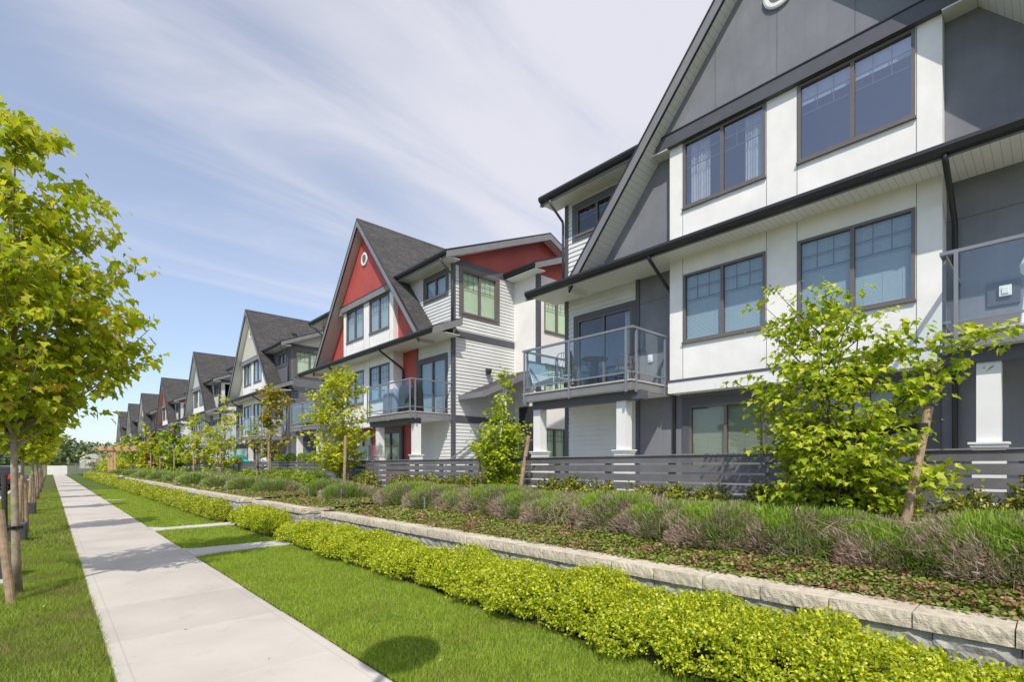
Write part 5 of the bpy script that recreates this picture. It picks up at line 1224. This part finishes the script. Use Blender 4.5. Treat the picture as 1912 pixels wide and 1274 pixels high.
# parked cars, dark, seen from behind at the left edge
M_paint = mat("black_car_paint", (0.012, 0.014, 0.018), 0.25, 0.05, 2, spec=0.6); M_tyre = mat("tyre_rubber", (0.02, 0.02, 0.02), 0.8, 0.1, 20); M_rim = mat("alloy_rim", (0.45, 0.45, 0.46), 0.3, 0.05, 5, metal=0.8)
M_cglass = glassmat("car_glass", (0.12, 0.13, 0.14), 1.5, (1, 1, 1), 0.05); M_tail = mat("red_tail_light", (0.55, 0.012, 0.012), 0.25, 0.05, 3)
M_paint2 = mat("silver_car_paint", (0.42, 0.43, 0.45), 0.3, 0.04, 2, metal=0.5)
def car(x, y, paint, label):
    z = g(y)-0.15; r = empty('parked_car', (x, y, z), label, 'car', 'cars parked along the street'); off = (0, 0, 0)
    # side outline (y forward from the tail), lofted across the width with tumblehome
    prof = [(0.0, 0.45), (0.02, 0.80), (0.10, 1.02), (0.22, 1.12), (0.62, 1.62), (0.95, 1.72), (2.2, 1.74), (2.7, 1.66), (3.35, 1.18), (3.6, 1.12), (4.45, 1.02), (4.62, 0.85), (4.66, 0.45), (4.4, 0.28), (0.25, 0.28)]
    m = MB(); secs = [(-0.93, 0.97), (-0.90, 1.0), (0, 1.01), (0.90, 1.0), (0.93, 0.97)]
    for sx, k in secs:
        for yy, zz in prof:
            tum = 1-0.20*max(0, (zz-1.05)/0.7); m.v.append((sx*tum, 2.33+(yy-2.33)*k, zz*(1 if zz < 1.1 else (0.985+0.015*(1-abs(sx))))))
    n = len(prof)
    for j in range(len(secs)-1):
        for i in range(n): m.f.append((j*n+i, j*n+(i+1) % n, (j+1)*n+(i+1) % n, (j+1)*n+i))
    m.f.append(tuple(range(n-1, -1, -1))); m.f.append(tuple(range(4*n, 5*n)))
    m.build('body', paint, r, off, bevel=0.04)
    m = MB(); m.poly([(-0.66, 0.27, 1.17), (0.66, 0.27, 1.17), (0.60, 0.60, 1.58), (-0.60, 0.60, 1.58)]); m.build('rear_window', M_cglass, r, (0, 0.02, -0.01))
    for s in (-1, 1):
        m = MB(); m.poly([(s*0.925, 0.62, 1.14), (s*0.925, 3.15, 1.16), (s*0.825, 2.62, 1.60), (s*0.82, 0.85, 1.62)]); m.build('side_window', M_cglass, r, (-s*0.0, 0, 0))
        m = MB(); m.prism([(s*0.62, -0.02, 0.78), (s*0.90, -0.02, 0.78), (s*0.90, 0.06, 1.10), (s*0.74, 0.06, 1.10)], (0, 0.07, 0)); m.build('tail_light', M_tail, r, off)
        for yy in (0.85, 3.75):
            m = MB(); m.lathe([(0.20, -0.11), (0.33, -0.10), (0.345, 0.0), (0.33, 0.10), (0.20, 0.11)], (s*0.80, yy, 0.345), 24, 'x'); w = m.build('wheel', M_tyre, r, off)
            m = MB(); m.lathe([(0.02, s*0.115), (0.20, s*0.108), (0.215, s*0.09)], (s*0.80, yy, 0.345), 20, 'x'); m.build('rim', M_rim, w, off)
    m = MB(); m.box(-0.26, 0.26, -0.03, 0.0, 0.80, 0.92); m.build('number_plate', M_lgrey, r, off)
    m = MB(); m.box(-0.90, 0.90, -0.06, 0.10, 0.40, 0.62); m.build('bumper', M_gutt, r, off)
    return r
car(-2.95, 51.5, M_paint, 'black car at the left edge with a red tail light behind the nearest stake')
car(-2.95, 60.0, M_paint, 'second dark parked car, half hidden by the street maple stakes')
car(-2.95, 70.0, M_paint2, 'silver parked car beyond the two dark ones')

# far end: site fence, white hoarding, van, low pale building, wooded hill
m = MB(); m.box(-0.4, 2.2, 118, 118.1, g(118)-0.1, g(118)+1.55); tag(m.build('white_hoarding', M_white), 'white hoarding panel at the far end of the sidewalk', 'hoarding')
r = empty('mesh_fence', (3.8, 116, g(116)), 'blue-grey mesh site fence at the end of the sidewalk', 'fence')
for k in range(4):
    x = 2.3+k*1.15; m = MB()
    for dxx in (0, 1.05): m.tube([(x+dxx, 116, g(116)-0.02), (x+dxx, 116, g(116)+2.0)], 0.03, 6)
    for zz in (0.15, 1.0, 1.95): m.tube([(x, 116, g(116)+zz), (x+1.05, 116, g(116)+zz)], 0.02, 6)
    for q in range(14): m.bar((x+0.075*(q+1), 116, g(116)+0.1), (x+0.075*(q+1), 116, g(116)+1.95), 0.022, 0.022)
    m.build('panel', M_rail, r, (3.8, 116, g(116)))
m = MB(); m.box(6.9, 7.1, 115, 115.2, g(115), g(115)+1.7); m.box(7.1, 8.1, 115.05, 115.12, g(115)+0.2, g(115)+1.5); tag(m.build('orange_barrier', mat("ochre_plywood", (0.55, 0.33, 0.08), 0.7, 0.1, 2)), 'ochre plywood barrier beside the mesh fence', 'barrier')
z = g(112)-0.1; r = empty('parked_van', (9.5, 114, z), 'white van parked beyond the end of the terrace', 'van')
m = MB(); m.prism([(8.4, 113, z+0.35), (8.4, 113, z+1.1), (8.8, 113, z+1.3), (9.1, 113, z+1.95), (12.0, 113, z+2.0), (12.1, 113, z+0.35)], (0, 1.9, 0)); m.build('body', M_wtrim, r, (9.5, 114, z), bevel=0.06)
m = MB(); m.poly([(8.9, 112.98, z+1.3), (9.16, 112.98, z+1.85), (9.9, 112.98, z+1.85), (9.9, 112.98, z+1.3)]); m.build('side_window', M_cglass, r, (9.5, 114, z))
for xx in (9.1, 11.4):
    m = MB(); m.lathe([(0.2, -0.1), (0.34, -0.09), (0.34, 0.09), (0.2, 0.1)], (xx, 113.1, z+0.34), 20, 'y'); m.build('wheel', M_tyre, r, (9.5, 114, z))
r = empty('greenhouse', (40, 235, -1), 'long low pale building in front of the wooded hill', 'building')
m = MB(); m.box(8, 75, 230, 245, -1, 2.6); m.build('wall', mat("pale_polythene", (0.62, 0.62, 0.58), 0.5, 0.06, 0.2), r, (40, 235, -1))
m = MB()
for k in range(9): x0 = 8+k*7.45; m.prism([(x0, 229.8, 2.6), (x0+7.45, 229.8, 2.6), (x0+6, 229.8, 3.9), (x0+3.7, 229.8, 4.5), (x0+1.4, 229.8, 3.9)], (0, 15.5, 0))
m.build('roof', mat("pale_greenhouse_roof", (0.52, 0.53, 0.50), 0.4, 0.1, 0.3), r, (40, 235, -1))
# hill with a far-off wood
b = MB(); n = 40
for i in range(n+1):
    x = -60+260*i/n
    for j in range(7):
        y = 420+40*j; b.v.append((x, y, -1.5+(9+4*math.sin(i*0.35)+3*math.sin(i*0.13+1))*math.sin(math.pi*j/6)))
for i in range(n):
    for j in range(6): q = i*7+j; b.f.append((q, q+1, q+8, q+7))
tag(b.build('hill', M_farg, smooth=True), kind='structure')
rs = np.random.RandomState(77); n = 26000; X = rs.uniform(-60, 200, n); T_ = rs.uniform(0, 0.5, n); Y = 420+240*T_
hz = -1.5+(9+4*np.sin((X+60)/6.5*0.35)+3*np.sin((X+60)/6.5*0.13+1))*np.sin(np.pi*T_); cr = np.abs(np.sin(X*0.31+Y*0.17)*np.sin(X*0.13-Y*0.21+2))
Z = hz+rs.rand(n)**0.6*(4+9*cr)
L_WOOD = leafmat("wood_foliage", [(0.06, 0.10, 0.04), (0.09, 0.14, 0.05), (0.13, 0.18, 0.07), (0.18, 0.22, 0.09)], trans=0.1)  # greens lightened so that slight distance haze is in the leaf colour
o = leaf_mesh('distant_wood', np.stack([X, Y, Z], 1), rdir(rs, n, 0.0), rs.normal(0, 1, (n, 3)), rs.uniform(1.2, 2.6, n), T_ROUND, L_WOOD); tag(o, kind='stuff')
L_BLOS = leafmat("pale_blossom", [(0.20, 0.24, 0.06), (0.42, 0.42, 0.22), (0.60, 0.56, 0.40), (0.66, 0.60, 0.46)], trans=0.2)
maple('blossom_tree', (5.5, 100, g(100)), 4.6, [(1.4, 0.9), (2.2, 2.2), (3.2, 2.5), (4.2, 1.6), (4.6, 0.4)], 'pale blossoming tree at the far end of the lawn', 'tree', None, L_BLOS, 61, 34, 4, 7, 0.28, 0.06, 1.0, hi=False)
for i, (x, y, r_) in enumerate([(6.2, 78, 1.1), (7.4, 86, 1.4), (6.0, 93, 1.3), (9.5, 100, 1.8), (8.2, 108, 1.8)]):
    bush('tall_shrub', (x, min(y, 200)), r_, 2.1, 'tall yellowish shrub behind the pergola, %s from the near end' % ordn[i], 'shrub', 'tall shrubs behind the pergola', L_YEL, 1400, 0.24, 500+i, zoff=-0.2, per=6)

# clipped box plants in pots behind the far fence
M_pot = mat("dark_planter", (0.05, 0.05, 0.055), 0.5, 0.1, 5)
for i, y in enumerate([21.85, 23.1, 24.6, 26.2]):
    x = 8.4; z0 = 0.56; r = empty('box_plant', (x, y, z0), 'round clipped box plant behind the fence of the red-gabled house, %s from the right' % ordn[i], 'potted plant', 'clipped box plants behind the fence')
    m = MB(); m.lathe([(0.13, 0.0), (0.20, 1.0), (0.17, 1.0)], (x, y, z0), 16); m.build('pot', M_pot, r, (x, y, z0))
    rs = np.random.RandomState(600+i); n = 900; d = unit(rs.normal(0, 1, (n, 3))); P = np.array([x, y, z0+1.18])+d*0.24*(0.75+0.25*rs.rand(n)[:, None]); leaf_mesh('foliage', P, unit(d+rs.normal(0, 0.6, (n, 3))), d, 0.06*rs.uniform(0.7, 1.3, n), T_LEAF, L_BUSH, r, (x, y, z0))

# ------------------------------------------------------------ things on the balconies
M_iron = mat("dark_wrought_iron", (0.03, 0.03, 0.033), 0.45, 0.1, 8, metal=0.4)
def scroll_chair(x, y, z, rz, label):
    r = empty('garden_chair', (x, y, z), label, 'chair', 'wrought iron chairs on the near balcony', rz)
    m = MB()
    for a, b_ in ((-0.2, -0.18), (0.2, -0.18), (-0.19, 0.2), (0.19, 0.2)): m = MB(); m.tube([(a*1.15, b_*1.2, 0), (a, b_, 0.22), (a*0.95, b_*0.9, 0.43)], 0.009, 6); m.build('leg', M_iron, r)
    m = MB()
    for k in range(7): xx = -0.19+0.38*k/6; m.tube([(xx, -0.20, 0.435), (xx, 0.20, 0.435)], 0.006, 5)
    m.tube([(0.21*math.cos(t), 0.21*math.sin(t), 0.44) for t in [2*math.pi*k/16 for k in range(17)]], 0.009, 6); m.build('seat', M_iron, r)
    m = MB(); m.tube([(-0.2, 0.19, 0.43), (-0.22, 0.24, 0.75), (-0.12, 0.27, 0.92), (0, 0.275, 0.95), (0.12, 0.27, 0.92), (0.22, 0.24, 0.75), (0.2, 0.19, 0.43)], 0.010, 6)
    for k in (-1, 0, 1): m.tube([(0.07*k, 0.20, 0.45), (0.10*k+0.03, 0.245, 0.62), (0.07*k-0.02, 0.26, 0.78), (0.05*k, 0.27, 0.93)], 0.006, 5)
    m.build('backrest', M_iron, r)
    for s in (-1, 1):
        m = MB(); m.tube([(s*0.21, 0.22, 0.66), (s*0.26, 0.05, 0.68), (s*0.26, -0.15, 0.66), (s*0.22, -0.21, 0.58), (s*0.20, -0.16, 0.44)], 0.009, 6); m.build('armrest', M_iron, r)
D = 3.337
scroll_chair(9.55, 8.35, D, 2.0, 'wrought iron chair with curved arms behind the middle balcony post')
scroll_chair(9.75, 6.75, D, -2.4, 'wrought iron chair with a tall back at the right end of the near balcony')
r = empty('round_table', (9.5, 7.45, D), 'small round wrought iron table between the two balcony chairs', 'table')
m = MB(); m.lathe([(0.33, 0.68), (0.34, 0.69), (0.33, 0.70)], (0, 0, 0), 24); m.build('top', M_iron, r)
for k in range(3): a = 2.1*k; m = MB(); m.tube([(0.26*math.cos(a), 0.26*math.sin(a), 0), (0.06*math.cos(a), 0.06*math.sin(a), 0.34), (0.2*math.cos(a), 0.2*math.sin(a), 0.68)], 0.01, 6); m.build('leg', M_iron, r)
M_lounge = mat("pale_blue_sling", (0.42, 0.50, 0.55), 0.7, 0.06, 6)
r = empty('lounge_chair', (9.55, 8.9, D), 'pale sling lounge chair at the left end of the near balcony', 'chair')
m = MB(); m.prism([(-0.3, -0.42, 0.36), (-0.3, 0.30, 0.28), (-0.3, 0.34, 0.30), (-0.3, -0.36, 0.40)], (0.6, 0, 0)); m.prism([(-0.3, 0.28, 0.28), (-0.3, 0.5, 0.92), (-0.3, 0.54, 0.9), (-0.3, 0.33, 0.28)], (0.6, 0, 0)); m.build('sling', M_lounge, r)
m = MB()
for s in (-0.31, 0.31): m.tube([(s, -0.42, 0.0), (s, -0.40, 0.38), (s, 0.32, 0.29), (s, 0.54, 0.93)], 0.014, 6); m.tube([(s, 0.48, 0), (s, 0.05, 0.5), (s, -0.42, 0.5)], 0.012, 6)
m.build('frame', M_wtrim, r)
r = empty('potted_conifer', (10.15, 8.75, D), 'small potted conifer beside the glass door on the near balcony', 'potted plant')
m = MB(); m.lathe([(0.12, 0), (0.17, 0.3), (0.14, 0.3)], (0, 0, 0), 16); m.build('pot', M_pot, r)
rs = np.random.RandomState(8); n = 1500; t = rs.rand(n); a = rs.uniform(0, 6.283, n); q = 0.20*(1-t)**0.7*np.sqrt(rs.rand(n)); P = np.stack([q*np.cos(a), q*np.sin(a), 0.3+0.85*t], 1)
o = leaf_mesh('foliage', P, unit(np.stack([np.cos(a), np.sin(a), np.full(n, 0.9)], 1)), rs.normal(0, 1, (n, 3)), np.full(n, 0.06), T_LEAF*np.array([0.5, 1, 1]), leafmat("dark_conifer", [(0.02, 0.05, 0.012), (0.05, 0.09, 0.02), (0.09, 0.14, 0.03)], trans=0.1), r)
def plate(x, y, z, lab, nm, w=0.06, h=0.09):
    m = MB(); m.box(x-0.04, x, y-w, y+w, z-h, z+h); m.box(x-0.055, x-0.04, y-w*0.55, y+w*0.55, z-h*0.6, z+h*0.6); tag(m.build(nm, M_wtrim, None, bevel=0.006), lab, 'outlet box')
plate(RX, 6.62, 4.08, 'small white outlet box on the charcoal wall of the left near balcony', 'outlet_box')
m = MB(); m.box(RX-0.03, RX, 0.36, 0.72, 3.98, 4.34); tag(m.build('mounting_block', M_trim), 'square grey mounting block on the wall behind the cut-off right balcony', 'wall block')
plate(RX-0.03, 0.52, 4.18, 'white outlet box on the grey block behind the cut-off right balcony', 'outlet_box', 0.07, 0.08)
r = empty('lantern_stand', (9.75, 0.23, D), 'white slim stand with a lantern head at the right edge, behind balcony glass', 'lantern stand')
m = MB(); m.tube([(-0.0, 0.10, 0.0), (0, 0.03, 0.78)], 0.02, 8); m.tube([(-0.0, -0.12, 0.0), (0, 0.02, 0.78)], 0.015, 8); m.build('stand', M_wtrim, r)
m = MB(); m.lathe([(0.03, 0.78), (0.08, 0.84), (0.09, 0.95), (0.05, 1.04), (0.01, 1.06)], (0, 0.02, 0), 12); m.build('lantern', M_wtrim, r)
def cover_box(x, y, z, sx, sy, h, m_, label, nm, seed):
    """fabric cover hanging in folds over a grill"""
    rs_ = np.random.RandomState(seed); V = []; K = 48; J = 9
    for j in range(J+1):
        t = j/J
        for k in range(K):
            a = 2*math.pi*k/K; c_, s_ = math.cos(a), math.sin(a); e = 0.32
            px_ = sx*math.copysign(abs(c_)**e, c_); py2 = sy*math.copysign(abs(s_)**e, s_)
            fold = 1+(0.07*math.sin(9*a+seed)+0.05*math.sin(17*a+1.3*seed))*(1-t)**0.8; top = h*t-(0.04*math.sin(3*a+seed))*t
            if t > 0.85: fold *= 1-(t-0.85)*1.2
            V.append((px_*fold, py2*fold, top))
    b = MB(); b.v = V
    for j in range(J):
        for k in range(K): b.f.append((j*K+k, j*K+(k+1) % K, (j+1)*K+(k+1) % K, (j+1)*K+k))
    b.v.append((0, 0, h*1.04)); c0 = len(b.v)-1
    for k in range(K): b.f.append((J*K+k, J*K+(k+1) % K, c0))
    o = b.build(nm, m_, None, smooth=True); o.location = (x, y, z); tag(o, label, 'grill cover', 'covered grills on balconies')
D2 = D-0.02
cover_box(9.55, 15.75, D2, 0.30, 0.42, 1.02, M_black, 'black fabric cover over a grill on the right balcony of the red-gabled house', 'grill_cover', 3)
cover_box(9.45, 16.75, D2, 0.26, 0.42, 0.95, mat("blue_grey_cover", (0.20, 0.25, 0.31), 0.7, 0.1, 4), 'blue-grey fabric cover beside the black one on the balcony', 'grill_cover', 5)
D3 = D-0.2
cover_box(10.05, 32.3, D3, 0.45, 0.45, 0.98, mat("beige_cover", (0.50, 0.47, 0.40), 0.75, 0.06, 4), 'beige fabric cover on the balcony of the cream-gabled house', 'grill_cover', 7)
bush('balcony_plant', (9.5, 34.6), 0.4, 1.0, 'leafy green plant behind the glass on the balcony of the cream-gabled house', 'plant', None, L_BUSH, 900, 0.10, 701, zoff=D3-bedz(9.5, 34.6), per=6)
for i, y in enumerate((24.2, 25.2)): bush('balcony_shrub', (9.3, y), 0.25, 0.7, 'dark balcony plant behind glass, left balcony of the red-gabled house, %s' % ('right one' if i == 0 else 'left one'), 'plant', 'balcony plants on the left balcony of the red-gabled house', L_PIER, 600, 0.08, 710+i, zoff=D2-bedz(9.3, y), per=6)
# frosted privacy screens and a teal play tent on the patios
for i, (y0_, y1_, z1_) in enumerate([(17.0, 19.3, 2.15), (32.4, 36.6, 2.36)]):
    m = MB(); m.box(8.55, 8.57, y0_, y1_, 0.9, z1_); r = empty('privacy_screen', (8.56, (y0_+y1_)/2, 0.7), ['frosted green glass screen behind the airy yellow maple', 'frosted green glass screen behind the teal play tent'][i], 'screen', 'frosted glass patio screens')
    m.build('glass', M_frost, r, (8.56, (y0_+y1_)/2, 0.7))
    for y in (y0_-0.03, y1_+0.03): m = MB(); m.box(8.53, 8.59, y-0.03, y+0.03, 0.6, z1_+0.03); m.build('post', M_rail, r, (8.56, (y0_+y1_)/2, 0.7))
r = empty('play_tent', (8.45, 34.2, 0.5), 'teal pitched play tent rising above the fence by the cream-gabled house', 'play tent')
M_teal = mat("teal_canvas", (0.03, 0.42, 0.44), 0.6, 0.06, 3)
m = MB(); m.prism([(8.2, 31.4, 1.58), (8.2, 33.6, 2.02), (8.2, 36.2, 1.58), (8.2, 36.0, 1.50), (8.2, 33.6, 1.88), (8.2, 31.6, 1.50)], (0.3, 0, 0)); m.build('roof', M_teal, r, (8.45, 34.2, 0.5))
m = MB(); m.prism([(8.24, 31.6, 0.5), (8.24, 31.6, 1.49), (8.24, 33.6, 1.87), (8.24, 36.0, 1.49), (8.24, 36.0, 0.5)], (0.24, 0, 0)); m.build('canvas_wall', mat("tan_canvas", (0.5, 0.42, 0.26), 0.8, 0.05, 3), r, (8.45, 34.2, 0.5))
# hanging planter on the white wall behind the tall leader
m = MB(); m.lathe([(0.07, 0), (0.12, 0.10), (0.13, 0.2), (0.11, 0.2)], (12.2, 14.55, 4.9), 14); tag(m.build('wall_planter', M_pot), 'small dark hanging pot on the white siding above the porch roof', 'pot')
